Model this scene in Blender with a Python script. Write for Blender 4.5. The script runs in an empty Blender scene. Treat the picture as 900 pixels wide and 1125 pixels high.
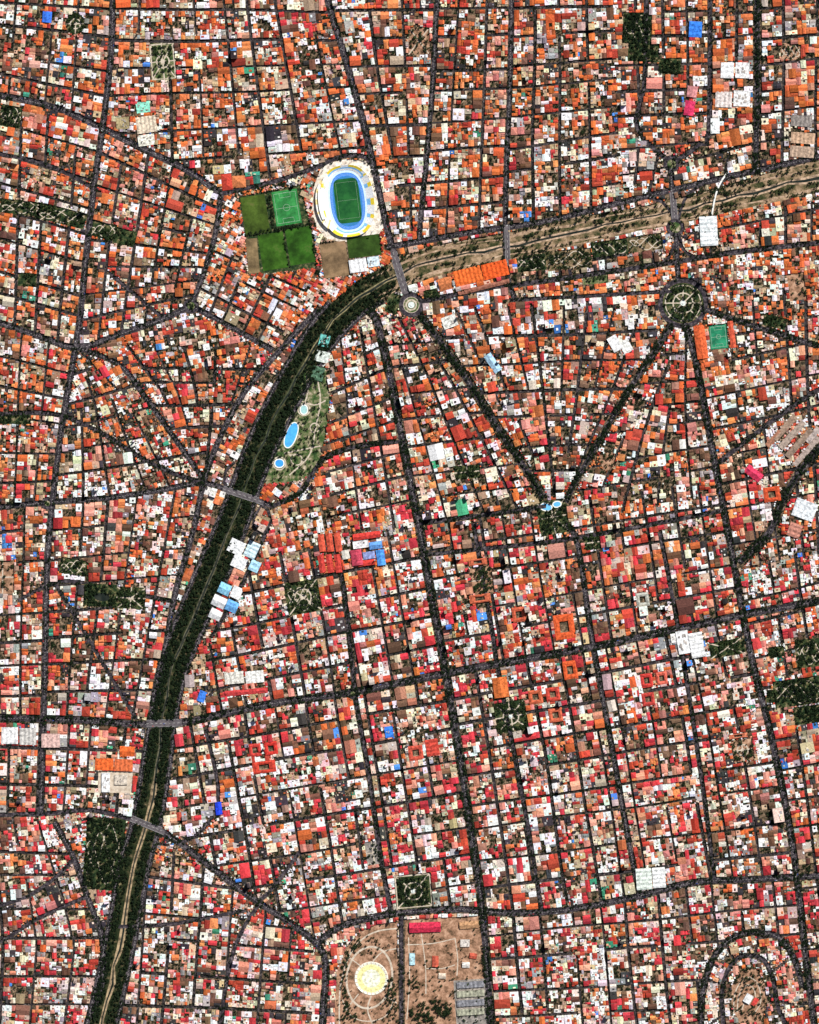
import bpy, math, numpy as np, random
rng=np.random.default_rng(7); random.seed(7)
S=3.0
def W(x,y): return ((x-450.0)*S,(562.5-y)*S)
scene=bpy.context.scene
COL=scene.collection
# ------------------------------------------------------------ materials
def new_mat(name):
    m=bpy.data.materials.new(name); m.use_nodes=True
    nt=m.node_tree; nt.nodes.clear()
    o=nt.nodes.new('ShaderNodeOutputMaterial'); b=nt.nodes.new('ShaderNodeBsdfPrincipled')
    nt.links.new(b.outputs[0],o.inputs[0]); b.inputs['Roughness'].default_value=0.9
    b.inputs['Specular IOR Level'].default_value=0.15
    return m,nt,b
def noise(nt,scale,detail=3,rough=0.6):
    g=nt.nodes.new('ShaderNodeNewGeometry'); n=nt.nodes.new('ShaderNodeTexNoise')
    n.inputs['Scale'].default_value=scale; n.inputs['Detail'].default_value=detail; n.inputs['Roughness'].default_value=rough
    nt.links.new(g.outputs['Position'],n.inputs['Vector']); return n
def ramp(nt,src,stops):
    r=nt.nodes.new('ShaderNodeValToRGB'); e=r.color_ramp.elements
    while len(e)<len(stops): e.new(0.5)
    for i,(p,c) in enumerate(stops):
        e[i].position=p; e[i].color=(c[0],c[1],c[2],1)
    nt.links.new(src,r.inputs[0]); return r
def mult(nt,a,b):
    m=nt.nodes.new('ShaderNodeMix'); m.data_type='RGBA'; m.blend_type='MULTIPLY'; m.inputs[0].default_value=1
    nt.links.new(a,m.inputs[6]); nt.links.new(b,m.inputs[7]); return m.outputs[2]
def attr_mat(name,scale=0.25,lo=0.6,hi=1.2,rough=0.9):
    m,nt,b=new_mat(name)
    a=nt.nodes.new('ShaderNodeAttribute'); a.attribute_name='col'
    n=noise(nt,scale,4,0.7); r=ramp(nt,n.outputs[0],[(0.37,(lo,)*3),(0.60,(hi,)*3)])
    nt.links.new(mult(nt,a.outputs[0],r.outputs[0]),b.inputs['Base Color']); b.inputs['Roughness'].default_value=rough
    return m
def ramp_mat(name,scale,stops,detail=5,rough=0.7):
    m,nt,b=new_mat(name); n=noise(nt,scale,detail,rough); r=ramp(nt,n.outputs[0],stops)
    nt.links.new(r.outputs[0],b.inputs['Base Color']); return m
_cm={}
def col_mat(c,amp=0.25,scale=0.15):
    k=(tuple(round(v,3) for v in c),amp,scale)
    if k in _cm: return _cm[k]
    lo=tuple(v*(1-amp) for v in c); hi=tuple(min(1,v*(1+amp)) for v in c)
    _cm[k]=ramp_mat('painted_surface',scale,[(0.38,lo),(0.62,hi)]); return _cm[k]
M_BLD=attr_mat('roof_and_wall',0.2,0.55,1.0)
M_LEAF=attr_mat('foliage',0.3,0.4,1.4)
M_CAR=attr_mat('car_paint',0.1,0.95,1.0,0.4)
M_BED=attr_mat('riverbed_sand',0.045,0.35,1.6)
M_BARK=col_mat((0.09,0.06,0.04))
M_GROUND=ramp_mat('city_ground',0.07,[(0.30,(0.006,0.010,0.005)),(0.44,(0.03,0.03,0.018)),(0.53,(0.16,0.105,0.065)),(0.62,(0.36,0.26,0.17)),(0.72,(0.6,0.5,0.4))],8,0.75)
M_ROAD=ramp_mat('asphalt',0.10,[(0.35,(0.010,0.009,0.010)),(0.5,(0.028,0.024,0.026)),(0.6,(0.085,0.07,0.07)),(0.7,(0.25,0.2,0.18))],6)
M_AVE=ramp_mat('avenue_asphalt',0.09,[(0.35,(0.012,0.010,0.013)),(0.5,(0.036,0.030,0.037)),(0.62,(0.12,0.10,0.11)),(.72,(.26,.22,.22))],7)
M_DECK=ramp_mat('bridge_asphalt',0.09,[(0.35,(0.06,0.053,0.058)),(0.6,(0.15,0.13,0.14))],6)
M_BANK=ramp_mat('river_bank_grass',0.05,[(0.35,(0.004,0.010,0.003)),(0.5,(0.018,0.027,0.009)),(0.6,(0.07,0.06,0.028)),(0.7,(0.25,0.17,0.10))],8)
M_EBANK=ramp_mat('earth_bank',0.022,[(0.34,(0.010,0.02,0.006)),(0.44,(0.05,0.055,0.02)),(0.52,(0.22,0.15,0.085)),(0.60,(0.42,0.29,0.18)),(0.70,(0.6,0.46,0.32))],11,.78)
M_TRACK=ramp_mat('dirt_track',0.05,[(0.35,(0.10,0.07,0.045)),(0.5,(0.38,0.25,0.16)),(0.66,(0.68,0.52,0.38))],9,.75)
M_WATER=ramp_mat('river_water',0.03,[(0.4,(0.008,0.014,0.012)),(0.6,(0.03,0.035,0.028))])
M_PARK=ramp_mat('park_grass',0.06,[(0.35,(0.005,0.014,0.006)),(0.48,(0.02,0.042,0.015)),(0.56,(0.09,0.095,0.035)),(0.66,(0.32,0.23,0.15))],8)
M_LAWN=ramp_mat('mown_lawn',0.05,[(0.35,(0.02,0.05,0.015)),(0.46,(0.06,0.11,0.03)),(0.56,(0.22,0.2,0.11)),(0.66,(0.6,0.5,0.38))],8)
M_SOIL=ramp_mat('bare_soil',0.035,[(0.33,(0.03,0.035,0.018)),(0.42,(0.14,0.08,0.045)),(0.52,(0.38,0.21,0.13)),(0.64,(0.62,0.40,0.27))],10,.78)
M_PATH=ramp_mat('path_paving',0.1,[(0.35,(0.4,0.32,0.24)),(0.65,(0.7,0.61,0.5))])
M_PAVE=ramp_mat('concrete_paving',0.06,[(0.35,(0.12,0.11,0.10)),(0.55,(0.3,0.27,0.24)),(0.68,(0.6,0.55,0.5))],8)
# ------------------------------------------------------------ mesh helpers
def link(o): COL.objects.link(o)
def mesh_np(name,verts,counts,loops,cols=None,mat=None):
    me=bpy.data.meshes.new(name); nv=len(verts); nf=len(counts); nl=len(loops)
    me.vertices.add(nv); me.vertices.foreach_set('co',np.asarray(verts,np.float32).ravel())
    me.loops.add(nl); me.loops.foreach_set('vertex_index',np.asarray(loops,np.int32).ravel())
    me.polygons.add(nf); st=np.concatenate([[0],np.cumsum(counts)[:-1]]).astype(np.int32)
    me.polygons.foreach_set('loop_start',st)
    me.polygons.foreach_set('use_smooth',np.zeros(nf,bool))
    me.update(calc_edges=True); me.validate()
    if cols is not None:
        a=me.attributes.new('col','FLOAT_COLOR','FACE')
        c=np.ones((nf,4),np.float32); c[:,:3]=cols; a.data.foreach_set('color',c.ravel())
    if mat: me.materials.append(mat)
    return me
def add(name,me,parent=None,**kw):
    o=bpy.data.objects.new(name,me); link(o)
    if parent: o.parent=parent
    for k,v in kw.items(): o[k]=v
    return o
def pymesh(name,verts,faces,mat,cols=None):
    counts=[len(f) for f in faces]; loops=[i for f in faces for i in f]
    return mesh_np(name,verts,counts,loops,cols,mat)
def recalc(me):
    import bmesh
    bm=bmesh.new(); bm.from_mesh(me); bmesh.ops.recalc_face_normals(bm,faces=bm.faces); bm.to_mesh(me); bm.free()
def poly_sheet(pts,z,mat,name='sheet'):
    v=[(*W(*p),z) for p in pts]
    a=sum(v[i][0]*v[(i+1)%len(v)][1]-v[(i+1)%len(v)][0]*v[i][1] for i in range(len(v)))
    if a<0: v=v[::-1]
    return pymesh(name,v,[list(range(len(v)))],mat)
def rect(cx,cy,w,h,ang=0):
    c,s=math.cos(math.radians(ang)),math.sin(math.radians(ang))
    return [(cx+a*c-b*s,cy+a*s+b*c) for a,b in ((-w/2,-h/2),(w/2,-h/2),(w/2,h/2),(-w/2,h/2))]
def ell(cx,cy,rx,ry,ang=0,n=48,p=2.0):
    c,s=math.cos(math.radians(ang)),math.sin(math.radians(ang)); o=[]
    for i in range(n):
        t=2*math.pi*i/n; a=math.cos(t); b=math.sin(t)
        a=math.copysign(abs(a)**(2/p),a)*rx; b=math.copysign(abs(b)**(2/p),b)*ry
        o.append((cx+a*c-b*s,cy+a*s+b*c))
    return o
def ribbon(pts,w,z):
    P=np.array([W(*p[:2]) for p in pts]); n=len(P)
    w=np.full(n,w,float) if np.isscalar(w) else np.array(w,float)
    d=np.zeros_like(P); d[1:-1]=P[2:]-P[:-2]; d[0]=P[1]-P[0]; d[-1]=P[-1]-P[-2]
    d/=np.linalg.norm(d,axis=1)[:,None]+1e-9
    nrm=np.stack([-d[:,1],d[:,0]],1); h=(w*S/2)[:,None]
    L=P+nrm*h; R=P-nrm*h
    v=[(*R[i],z) for i in range(n)]+[(*L[i],z) for i in range(n)]
    f=[(i,i+1,n+i+1,n+i) for i in range(n-1)]
    return v,f
class Acc:
    def __init__(s): s.v=[]; s.f=[]
    def add(s,vf):
        v,f=vf; b=len(s.v); s.v+=v; s.f+=[tuple(i+b for i in q) for q in f]
def resample(pts,step=6.0):
    P=np.array(pts,float); out=[]; n=len(P)
    for i in range(n-1):
        p0=P[max(i-1,0)];p1=P[i];p2=P[i+1];p3=P[min(i+2,n-1)]
        L=np.linalg.norm((p2-p1)[:2]); k=max(1,int(L/step))
        for j in range(k):
            t=j/k
            out.append(0.5*((2*p1)+(-p0+p2)*t+(2*p0-5*p1+4*p2-p3)*t*t+(-p0+3*p1-3*p2+p3)*t**3))
    out.append(P[-1]); return np.array(out)
def sample_at(P,t):
    P=np.array(P,float); d=np.concatenate([[0],np.cumsum(np.linalg.norm(np.diff(P,axis=0),axis=1))]); d/=d[-1]
    return np.stack([np.interp(t,d,P[:,0]),np.interp(t,d,P[:,1])],-1)
# ------------------------------------------------------------ raster
X0,Y0,X1,Y1=-45,-45,945,1170; R=2
NW,NH=(X1-X0)*R,(Y1-Y0)*R
blocked=np.zeros((NH,NW),bool); reserved=np.zeros((NH,NW),bool)
c4=np.zeros((NH,NW),np.float32); s4=np.zeros((NH,NW),np.float32)
def bbox(x0,y0,x1,y1):
    a=max(0,int((x0-X0)*R)); b=min(NW,int((x1-X0)*R)+2); c=max(0,int((y0-Y0)*R)); d=min(NH,int((y1-Y0)*R)+2)
    return a,b,c,d
def ras_seg(p,q,w,ang=True):
    m=w/2+4
    a,b,c,d=bbox(min(p[0],q[0])-m,min(p[1],q[1])-m,max(p[0],q[0])+m,max(p[1],q[1])+m)
    if a>=b or c>=d: return
    xs=(np.arange(a,b)+.5)/R+X0; ys=(np.arange(c,d)+.5)/R+Y0
    xx,yy=np.meshgrid(xs,ys); dx,dy=q[0]-p[0],q[1]-p[1]; L2=dx*dx+dy*dy+1e-9
    t=np.clip(((xx-p[0])*dx+(yy-p[1])*dy)/L2,0,1)
    D=np.hypot(xx-p[0]-t*dx,yy-p[1]-t*dy)
    blocked[c:d,a:b]|=D<w/2
    if ang:
        th=math.atan2(dy,dx); near=D<w/2+3.5
        c4[c:d,a:b]+=near*math.cos(4*th); s4[c:d,a:b]+=near*math.sin(4*th)
def inpoly(xx,yy,poly):
    r=np.zeros(np.shape(xx),bool); n=len(poly)
    for i in range(n):
        x1,y1=poly[i]; x2,y2=poly[(i+1)%n]
        if y1==y2: continue
        cnd=((y1>yy)!=(y2>yy))&(xx<(x2-x1)*(yy-y1)/(y2-y1)+x1); r^=cnd
    return r
def ras_poly(poly,res=True):
    px=[p[0] for p in poly]; py=[p[1] for p in poly]
    a,b,c,d=bbox(min(px),min(py),max(px),max(py))
    if a>=b or c>=d: return
    xx,yy=np.meshgrid((np.arange(a,b)+.5)/R+X0,(np.arange(c,d)+.5)/R+Y0)
    k=inpoly(xx,yy,poly); blocked[c:d,a:b]|=k
    if res: reserved[c:d,a:b]|=k
def is_res(x,y):
    i=int((y-Y0)*R); j=int((x-X0)*R)
    if i<0 or j<0 or i>=NH or j>=NW: return True
    return reserved[i,j]
# ------------------------------------------------------------ trees store
T=[]
def tree(x,y,r,tag,shade=None):
    T.append((x,y,r,tag,random.random() if shade is None else shade*random.uniform(.3,1.7)))
def trees_in(poly,n,tag,r0=1.3,r1=2.6,dark=None,avoid=None):
    px=[p[0] for p in poly]; py=[p[1] for p in poly]; k=0; tries=0
    cl=[(random.uniform(min(px),max(px)),random.uniform(min(py),max(py))) for _ in range(max(3,n//6))]
    sp=max(4,.12*max(max(px)-min(px),max(py)-min(py)))
    while k<n and tries<n*12:
        tries+=1
        if random.random()<.6:
            c=random.choice(cl); x=random.gauss(c[0],sp); y=random.gauss(c[1],sp)
        else: x=random.uniform(min(px),max(px)); y=random.uniform(min(py),max(py))
        if inpoly(np.array(x),np.array(y),poly) and not(avoid and avoid(x,y)):
            tree(x,y,random.uniform(r0,r1),tag,dark); k+=1
# ------------------------------------------------------------ river
RV=[(100,1172,13),(118,1100,13),(133,1030,13),(148,950,13),(162,900,12),(172,840,12),(180,785,11),(190,735,12),(207,690,13),(235,625,14),(257,572,13),(270,535,12),(291,482,13),(328,410,13),(358,363,14),(392,328,15),(430,306,16),(470,289,17),(520,278,16),(570,268,15),(640,253,15),(700,241,13),(740,233,14),(800,218,15),(860,203,17),(950,182,17)]
RVs=resample(RV,6)
def offs(P,o):
    d=np.zeros((len(P),2)); d[1:-1]=P[2:,:2]-P[:-2,:2]; d[0]=P[1,:2]-P[0,:2]; d[-1]=P[-1,:2]-P[-2,:2]
    d/=np.linalg.norm(d,axis=1)[:,None]; n=np.stack([-d[:,1],d[:,0]],1)
    return P[:,:2]+n*np.reshape(o,(-1,1))
hw=RVs[:,2]; NR=len(RVs); east=RVs[:,0]>405
v,f=ribbon(RVs,hw*2,0.04); add('river_bank',pymesh('river_bank',v,f,M_BANK),kind='structure')
v,f=ribbon(RVs[RVs[:,0]>425],hw[RVs[:,0]>425]*1.99,0.07); add('earth_bank',pymesh('earth_bank',v,f,M_EBANK),kind='structure')
def wobble(n,st,a,b): return np.interp(np.arange(n),np.arange(0,n+st,st),rng.uniform(a,b,len(np.arange(0,n+st,st))))
wob=wobble(NR,3,.6,1.45)
def bandcol(p):
    x,y=p[0],p[1]
    if x>430: return np.array([.40,.28,.19])
    if y>860: return np.array([.30,.22,.13])
    if y>560: return np.array([.09,.085,.055])
    if y>400: return np.array([.06,.07,.035])
    return np.array([.2,.17,.09])
bc=np.array([bandcol(p) for p in RVs])
for _ in range(4): bc[1:-1]=(bc[:-2]+bc[1:-1]+bc[2:])/3
fw=np.where(RVs[:,0]>430,.35,np.where(RVs[:,1]>860,.42,.26))
v,f=ribbon([tuple(p) for p in offs(RVs,(wob-1)*4)],hw*fw*wob,0.10); add('riverbed',pymesh('riverbed',v,f,M_BED,bc[:-1]),kind='structure')
v,f=ribbon([tuple(p) for p in offs(RVs,(wob-1)*5)],hw*0.13*wob,0.16); add('river_water',pymesh('river_water',v,f,M_WATER),kind='structure')
for i in range(NR-1): ras_seg(RVs[i],RVs[i+1],hw[i]*2)
ras_poly([tuple(p) for p in offs(RVs,hw)]+[tuple(p) for p in offs(RVs,-hw)][::-1])
for side in (-1,1):
    for io,o in enumerate((0.24,0.36,0.48,0.6,0.72,0.84,0.96)):
        P=offs(RVs,side*hw*o); wv=wobble(NR,5,0,1)
        for i in range(NR-1):
            if RVs[i,0]>430: dens=(1.1 if wv[i]>.62 else .06)*(.9 if o>.8 or .3<o<.5 else .45)
            elif RVs[i,1]>860: dens=0 if o<.4 else (.95 if wv[i]>.25 else .4)
            elif RVs[i,1]>400: dens=(.45 if o<.3 else 1.0) if wv[i]>.12 else .4
            else: dens=.85 if wv[i]>.3 else .35
            for k in range(3):
                t=random.random()
                if random.random()<dens*.8: tree(P[i][0]*(1-t)+P[i+1][0]*t+random.uniform(-1.4,1.4),P[i][1]*(1-t)+P[i+1][1]*t+random.uniform(-1.4,1.4),random.uniform(.9,2.2),'river',.12 if RVs[i,0]<430 else .25)
for oo,ww in ((.66,2.6),(-.62,2.4),(.88,1.0),(-.9,1.0)):
    n_=int(east.sum()); wb=wobble(n_,3,.3,1.4); w2=wobble(n_,6,-2,2)
    v,f=ribbon([tuple(p) for p in offs(RVs[east],hw[east]*oo+w2)],ww*wb,0.13+abs(oo)*.02); add('dirt_track',pymesh('dirt_track',v,f,M_TRACK),kind='structure')
# ------------------------------------------------------------ reserved lots
def ground_patch(name,poly,mat,z=0.05):
    add(name,poly_sheet(poly,z,mat,name),kind='structure')
def path_ring(cx,cy,r,w,z=0.12,mat=None,name='path'):
    p=ell(cx,cy,r,r,0,40); p.append(p[0]); p=p+[p[1]]
    v,f=ribbon(p,w,z); add(name,pymesh(name,v,f[:-1],mat or M_PATH),kind='structure')
paths=Acc()
def park(x0,y0,x1,y1,ang=0,dens=1.0,style='x',mat=None,round_=False,dark=.35):
    cx,cy=(x0+x1)/2,(y0+y1)/2; w,h=x1-x0,y1-y0
    poly=ell(cx,cy,w/2,h/2,ang,36) if round_ else rect(cx,cy,w,h,ang)
    ras_poly(poly); ground_patch('park_lawn',poly,mat or M_PARK)
    q=poly if not round_ else rect(cx,cy,w*.9,h*.9,ang)
    z=0.12; pw=1.3; av=None
    if 'b' in style:
        bq=rect(cx,cy,w-3,h-3,ang); bq.append(bq[0]); bq.append(bq[1]); paths.add(ribbon(bq[:5],1.6,z+.03))
    if 'x' in style:
        paths.add(ribbon([q[0],q[2]],pw,z)); paths.add(ribbon([q[1],q[3]],pw,z+0.02))
    if '+' in style:
        mid=lambda a,b:((a[0]+b[0])/2,(a[1]+b[1])/2)
        paths.add(ribbon([mid(q[0],q[1]),mid(q[2],q[3])],pw,z+0.04)); paths.add(ribbon([mid(q[1],q[2]),mid(q[3],q[0])],pw,z+0.06))
    if 'o' in style:
        r=min(w,h)*0.25
        p=ell(cx,cy,r,r,0,24); p.append(p[0]); paths.add(ribbon(p,1.4,z+0.08))
        v=[(*W(*a),0.24) for a in ell(cx,cy,r*.35,r*.35,0,16)][::-1]; b=len(paths.v); paths.v+=v; paths.f.append(tuple(range(b,b+16)))
        av=lambda x,y:(abs(math.hypot(x-cx,y-cy)-r)<1.5 and random.random()<.8) or math.hypot(x-cx,y-cy)<r*.4
    if 's' in style:
        for k in range(3):
            p=[(cx+(t-.5)*w*.9,cy+math.sin(t*7+k*2)*h*.3+(k-1)*h*.12) for t in np.linspace(0,1,16)]
            paths.add(ribbon(p,.9,z+0.1+k*.02))
    n=int(w*h/8*dens)
    sp=rect(cx,cy,w*(.78 if 'b' in style else .96),h*(.82 if 'b' in style else .96),ang)
    if round_: sp=ell(cx,cy,w*.47,h*.47,ang,24)
    trees_in(sp,n,'park',1.1,2.3,dark,av)
park(314,638,352,674,-10,.75,'xos')
pondav=lambda x,y:((x-112)/9)**2+((y-656)/5)**2<1
ras_poly(rect(110,654,36,25,3)); ground_patch('park_lawn',rect(110,654,36,25,3),M_PARK); trees_in(rect(110,654,35,24,3),120,'park',1.1,2.2,.15,pondav); ground_patch('pond',ell(112,656,8.5,4.5,5,24),M_WATER,.2)
park(128,645,160,669,3,.9,'x+')
park(591,549,624,587,-10,.8,'x+',dark=.25); park(434,960,475,998,-5,.9,'xob',dark=.25); park(544,770,579,804,-10,.9,'x+o',dark=.3)
park(779,703,818,721,-10,1,'x'); park(850,745,905,775,-8,1,'s',dark=.15); park(872,775,905,795,-8,1.1,'',dark=.15); park(165,47,193,88,-5,.5,'x+ob',mat=M_LAWN)
park(684,14,716,48,2,1.3,'s',dark=.15); park(690,48,724,68,2,1.1,'',dark=.2); park(724,64,748,82,0,1.2,'',dark=.2); park(449,30,472,60,0,.6,'x',mat=M_SOIL)
park(499,511,528,526,-5,1.0,'+'); park(93,898,136,978,4,1.25,'s',dark=.15); park(72,14,94,38,0,.7,'o+',round_=True)
park(0,116,24,140,8,.9,'s',dark=.2); park(0,220,45,236,6,.7,'s',dark=.25); park(40,228,95,246,14,.6,'s',dark=.25); park(98,244,128,262,15,.6,'s'); park(126,252,150,270,15,.5,'')
park(66,614,96,632,10,.5,'s'); park(-10,616,16,652,0,.3,'+',mat=M_SOIL); park(642,588,660,604,-8,.9,'+'); park(0,455,34,466,0,1,'',dark=.2); park(20,300,40,315,5,.6,'')
park(728,311,773,355,0,.5,'o+x',round_=True,dark=.3); path_ring(750.5,333,19.5,1.0,.34)
park(568,280,600,298,-6,1,'s',dark=.25); park(600,274,650,296,-6,.8,'s',dark=.25,mat=M_EBANK); park(650,264,690,282,-8,.7,'s',dark=.3); park(690,258,728,276,-8,.4,'s',mat=M_EBANK); park(768,252,790,264,-8,.5,''); park(640,300,668,312,-4,.4,'',mat=M_LAWN)
park(466,318,482,328,-15,.8,''); park(425,322,439,345,15,.7,'')
rp=[(338,402),(358,403),(363,440),(358,480),(349,515),(330,528),(288,532),(296,510),(308,480),(322,440)]
ras_poly(rp); ground_patch('riverside_park',rp,M_LAWN)
pav=lambda x,y: (((x-320)*.94+(y-478)*.34)/9)**2+(((y-478)*.94-(x-320)*.34)/17)**2<1 or math.hypot(x-307,y-509)<8 or math.hypot(x-334,y-450)<7
trees_in(rp,190,'park',1.0,2.0,.25,pav)
park(874,702,903,733,-6,.9,'s',dark=.2); park(804,812,828,836,-8,.7,'+o',mat=M_SOIL); park(518,622,542,652,-8,.9,'+',mat=M_SOIL)
park(838,347,864,360,15,.9,''); park(858,48,880,66,5,.5,'s',mat=M_SOIL); park(866,300,885,330,-8,.3,'',mat=M_SOIL)
park(402,924,418,950,-8,.3,'+',mat=M_PAVE); park(844,710,862,722,-8,1,'',dark=.2); park(660,498,676,516,-20,.5,'',mat=M_SOIL); park(842,758,852,772,0,1,'')
# fairground
pf=[(366,1172),(368,1105),(370,1068),(380,1041),(396,1023),(414,1015),(437,1012),(438,1172)]
ras_poly(pf); ground_patch('fairground_soil',pf,M_SOIL)
pf2=[(445,1010),(525,1006),(538,1085),(542,1172),(445,1172)]
ras_poly(pf2); ground_patch('bare_lot',pf2,M_SOIL)
loopp=ell(406,1074,25,34,8,40); loopp.append(loopp[0])
for k,(pp,w) in enumerate(((loopp,2.2),([(373,1130),(374,1085),(384,1050),(398,1032),(415,1023),(436,1020)],1.6),([(436,1042),(420,1046),(410,1056)],1.3),([(436,1102),(424,1094)],1.2),([(378,1112),(394,1092)],1.2),([(384,1052),(396,1061)],1.2),([(408,1094),(404,1110),(412,1130)],1.6),([(376,1098),(386,1116),(404,1122),(424,1116),(434,1096)],1.2))):
    paths.add(ribbon(resample(pp,4),w,0.14+k*.01))
def arcband(r0,r1):
    A=[(406+r0*math.cos(t)*.85,1075+r0*math.sin(t)*1.25) for t in np.linspace(math.radians(140),math.radians(290),20)]
    return A+[(406+r1*math.cos(t)*.85,1075+r1*math.sin(t)*1.25) for t in np.linspace(math.radians(290),math.radians(140),20)]
green1=arcband(31,38); trees_in(green1,110,'park',.8,1.8,.3)
g2_=ell(384,1114,9,13,20,20); trees_in(g2_,40,'park',1,2,.3)
trees_in(pf,130,'park',.7,1.6,.3,avoid=lambda x,y:math.hypot(x-408,y-1075)<23)
g3_=ell(429,1098,7,26,0,20); trees_in(g3_,70,'park',1,2,.25)
trees_in(pf2,170,'park',.8,1.7,.3); g4_=ell(472,1112,24,13,-12,20); trees_in(g4_,130,'park',1.1,2.4,.25); trees_in(ell(455,1085,8,16,0,16),35,'park',.9,1.9,.3)
for k,(a,b) in enumerate((((447,1038),(500,1031)),((463,1026),(468,1092)),((500,1031),(502,1072)),((468,1064),(500,1060)),((449,1030),(447,1120)))): paths.add(ribbon(resample([a,((a[0]+b[0])/2+2,(a[1]+b[1])/2+2),b],5),1.1,.25+k*.01))
lot=rect(519,1102,38,52,-4); ground_patch('paved_lot',lot,M_PAVE,.09)
# hill with looping road
hl=[(812,1064),(830,1062),(840,1078),(843,1105),(836,1122),(812,1124),(804,1105),(804,1082)]
ras_poly(hl); ground_patch('bare_mound',hl,M_SOIL); trees_in(hl,130,'park',.9,1.9,.25,avoid=lambda x,y:math.hypot(x-825,y-1098)<7)
for k,pp in enumerate(([(806,1120),(808,1090),(820,1074),(832,1080),(836,1100),(828,1114)],[(810,1112),(812,1094),(821,1082),(829,1088),(830,1104)],[(815,1110),(820,1098),(828,1096)])): paths.add(ribbon(resample(pp,3),1.2,.4+k*.02))
# ------------------------------------------------------------ special buildings
def walls_roof(name,poly,h,roofc,label,cat='building',wallc=(0.5,0.42,0.33),roof='flat',hole=None,ridge=None,z0=0.0,res=True):
    if res: ras_poly(poly)
    n=len(poly); V=[(*W(*p),z0) for p in poly]
    a=sum(V[i][0]*V[(i+1)%n][1]-V[(i+1)%n][0]*V[i][1] for i in range(n))
    if a<0: V=V[::-1]; poly=poly[::-1]; hole=hole[::-1] if hole else None
    vt=[(x,y,h) for x,y,_ in V]
    wf=[(i,(i+1)%n,n+(i+1)%n,n+i) for i in range(n)]
    verts=V+vt
    if hole:
        b=len(verts); H=[(*W(*p),z0) for p in hole]; verts=verts+H+[(x,y,h) for x,y,_ in H]
        wf+=[(b+(i+1)%n,b+i,b+n+i,b+n+(i+1)%n) for i in range(n)]
    top=add(name,pymesh('wall',verts,wf,col_mat(wallc)),label=label,category=cat)
    cx=sum(p[0] for p in vt)/n; cy=sum(p[1] for p in vt)/n
    ov=[(cx+(x-cx)*1.015,cy+(y-cy)*1.015,h+0.05) for x,y,_ in vt]
    rm=col_mat(roofc,0.45,0.12)
    if hole:
        H=[(*W(*p),h+0.05) for p in hole]; mid=[((a[0]+b[0])/2,(a[1]+b[1])/2,h+3.0) for a,b in zip(ov,H)]
        v=ov+mid+H; f=[]
        for i in range(n):
            j=(i+1)%n; f+=[(i,j,n+j,n+i),(n+i,n+j,2*n+j,2*n+i)]
        add('roof',pymesh('roof',v,f,rm),top)
    elif roof=='gable' and n==4:
        if math.dist(ov[0],ov[1])<math.dist(ov[1],ov[2]): ov=ov[1:]+ov[:1]
        rd=(ridge or max(3,.22*math.dist(ov[1],ov[2])))
        r0=tuple((ov[0][k]+ov[3][k])/2 for k in range(2))+(h+rd,); r1=tuple((ov[1][k]+ov[2][k])/2 for k in range(2))+(h+rd,)
        add('roof',pymesh('roof',ov+[r0,r1],[(0,1,5,4),(2,3,4,5),(1,2,5),(3,0,4)],rm),top)
    elif roof=='hall':
        if math.dist(ov[0],ov[1])<math.dist(ov[1],ov[2]): ov=ov[1:]+ov[:1]
        k=max(2,int(math.dist(ov[0],ov[1])/13)); v=[];f=[]
        for i in range(2*k+1):
            t=i/(2*k); z=h+0.1+(2.4 if i%2 else 0)
            v.append((ov[0][0]*(1-t)+ov[1][0]*t,ov[0][1]*(1-t)+ov[1][1]*t,z)); v.append((ov[3][0]*(1-t)+ov[2][0]*t,ov[3][1]*(1-t)+ov[2][1]*t,z))
        for i in range(2*k): f.append((2*i,2*i+2,2*i+3,2*i+1))
        add('roof',pymesh('roof',v,f,rm),top)
    else:
        inn=[(cx+(x-cx)*.93,cy+(y-cy)*.93,h+0.9) for x,y,_ in vt]; inn2=[(x,y,h+0.3) for x,y,_ in inn]; o2=[(x,y,h+.9) for x,y,_ in ov]
        v=ov+o2+inn+inn2; f=[]
        for i in range(n):
            j=(i+1)%n
            f+=[(i,j,n+j,n+i),(n+i,n+j,2*n+j,2*n+i),(2*n+i,2*n+j,3*n+j,3*n+i)]
        f.append(tuple(range(3*n,4*n)))
        add('roof',pymesh('roof',v,f,rm),top)
        lx=np.array(vt[1])-np.array(vt[0]); ly=np.array(vt[3])-np.array(vt[0]); b0=np.array(vt[0])
        for _ in range(max(2,int(np.linalg.norm(lx)*np.linalg.norm(ly)/260))):
            s,t=random.uniform(.12,.75),random.uniform(.12,.75); ds,dt=random.uniform(.06,.15),random.uniform(.06,.15); zt=random.uniform(2,3.6)
            c=[b0+lx*a_+ly*b_ for a_,b_ in ((s,t),(s+ds,t),(s+ds,t+dt),(s,t+dt))]
            add('plant_room',pymesh('plant_room',[(p[0],p[1],h+.2) for p in c]+[(p[0],p[1],h+zt) for p in c],[(0,1,5,4),(1,2,6,5),(2,3,7,6),(3,0,4,7),(4,5,6,7)],col_mat((.4,.36,.33),.4,.05)),top)
    return top
WH=(.9,.9,.9); OR=(.72,.13,.03); RD=(.6,.05,.04); BL=(.08,.3,.85)
def sb(x0,y0,x1,y1,ang,c,label,h=8,roof='flat',hole=False,name='building',cat='building'):
    cx,cy=(x0+x1)/2,(y0+y1)/2
    P=rect(cx,cy,x1-x0,y1-y0,ang); H=rect(cx,cy,(x1-x0)*.45,(y1-y0)*.45,ang) if hole else None
    return walls_roof(name,P,h,c,label,cat,hole=H,roof=roof)
mk='market_hall'
sb(482,305,497,319,-14,(.5,.16,.06),'orange tiled market hall wing beside the river avenue',7,'gable',name=mk,cat='market')
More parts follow.
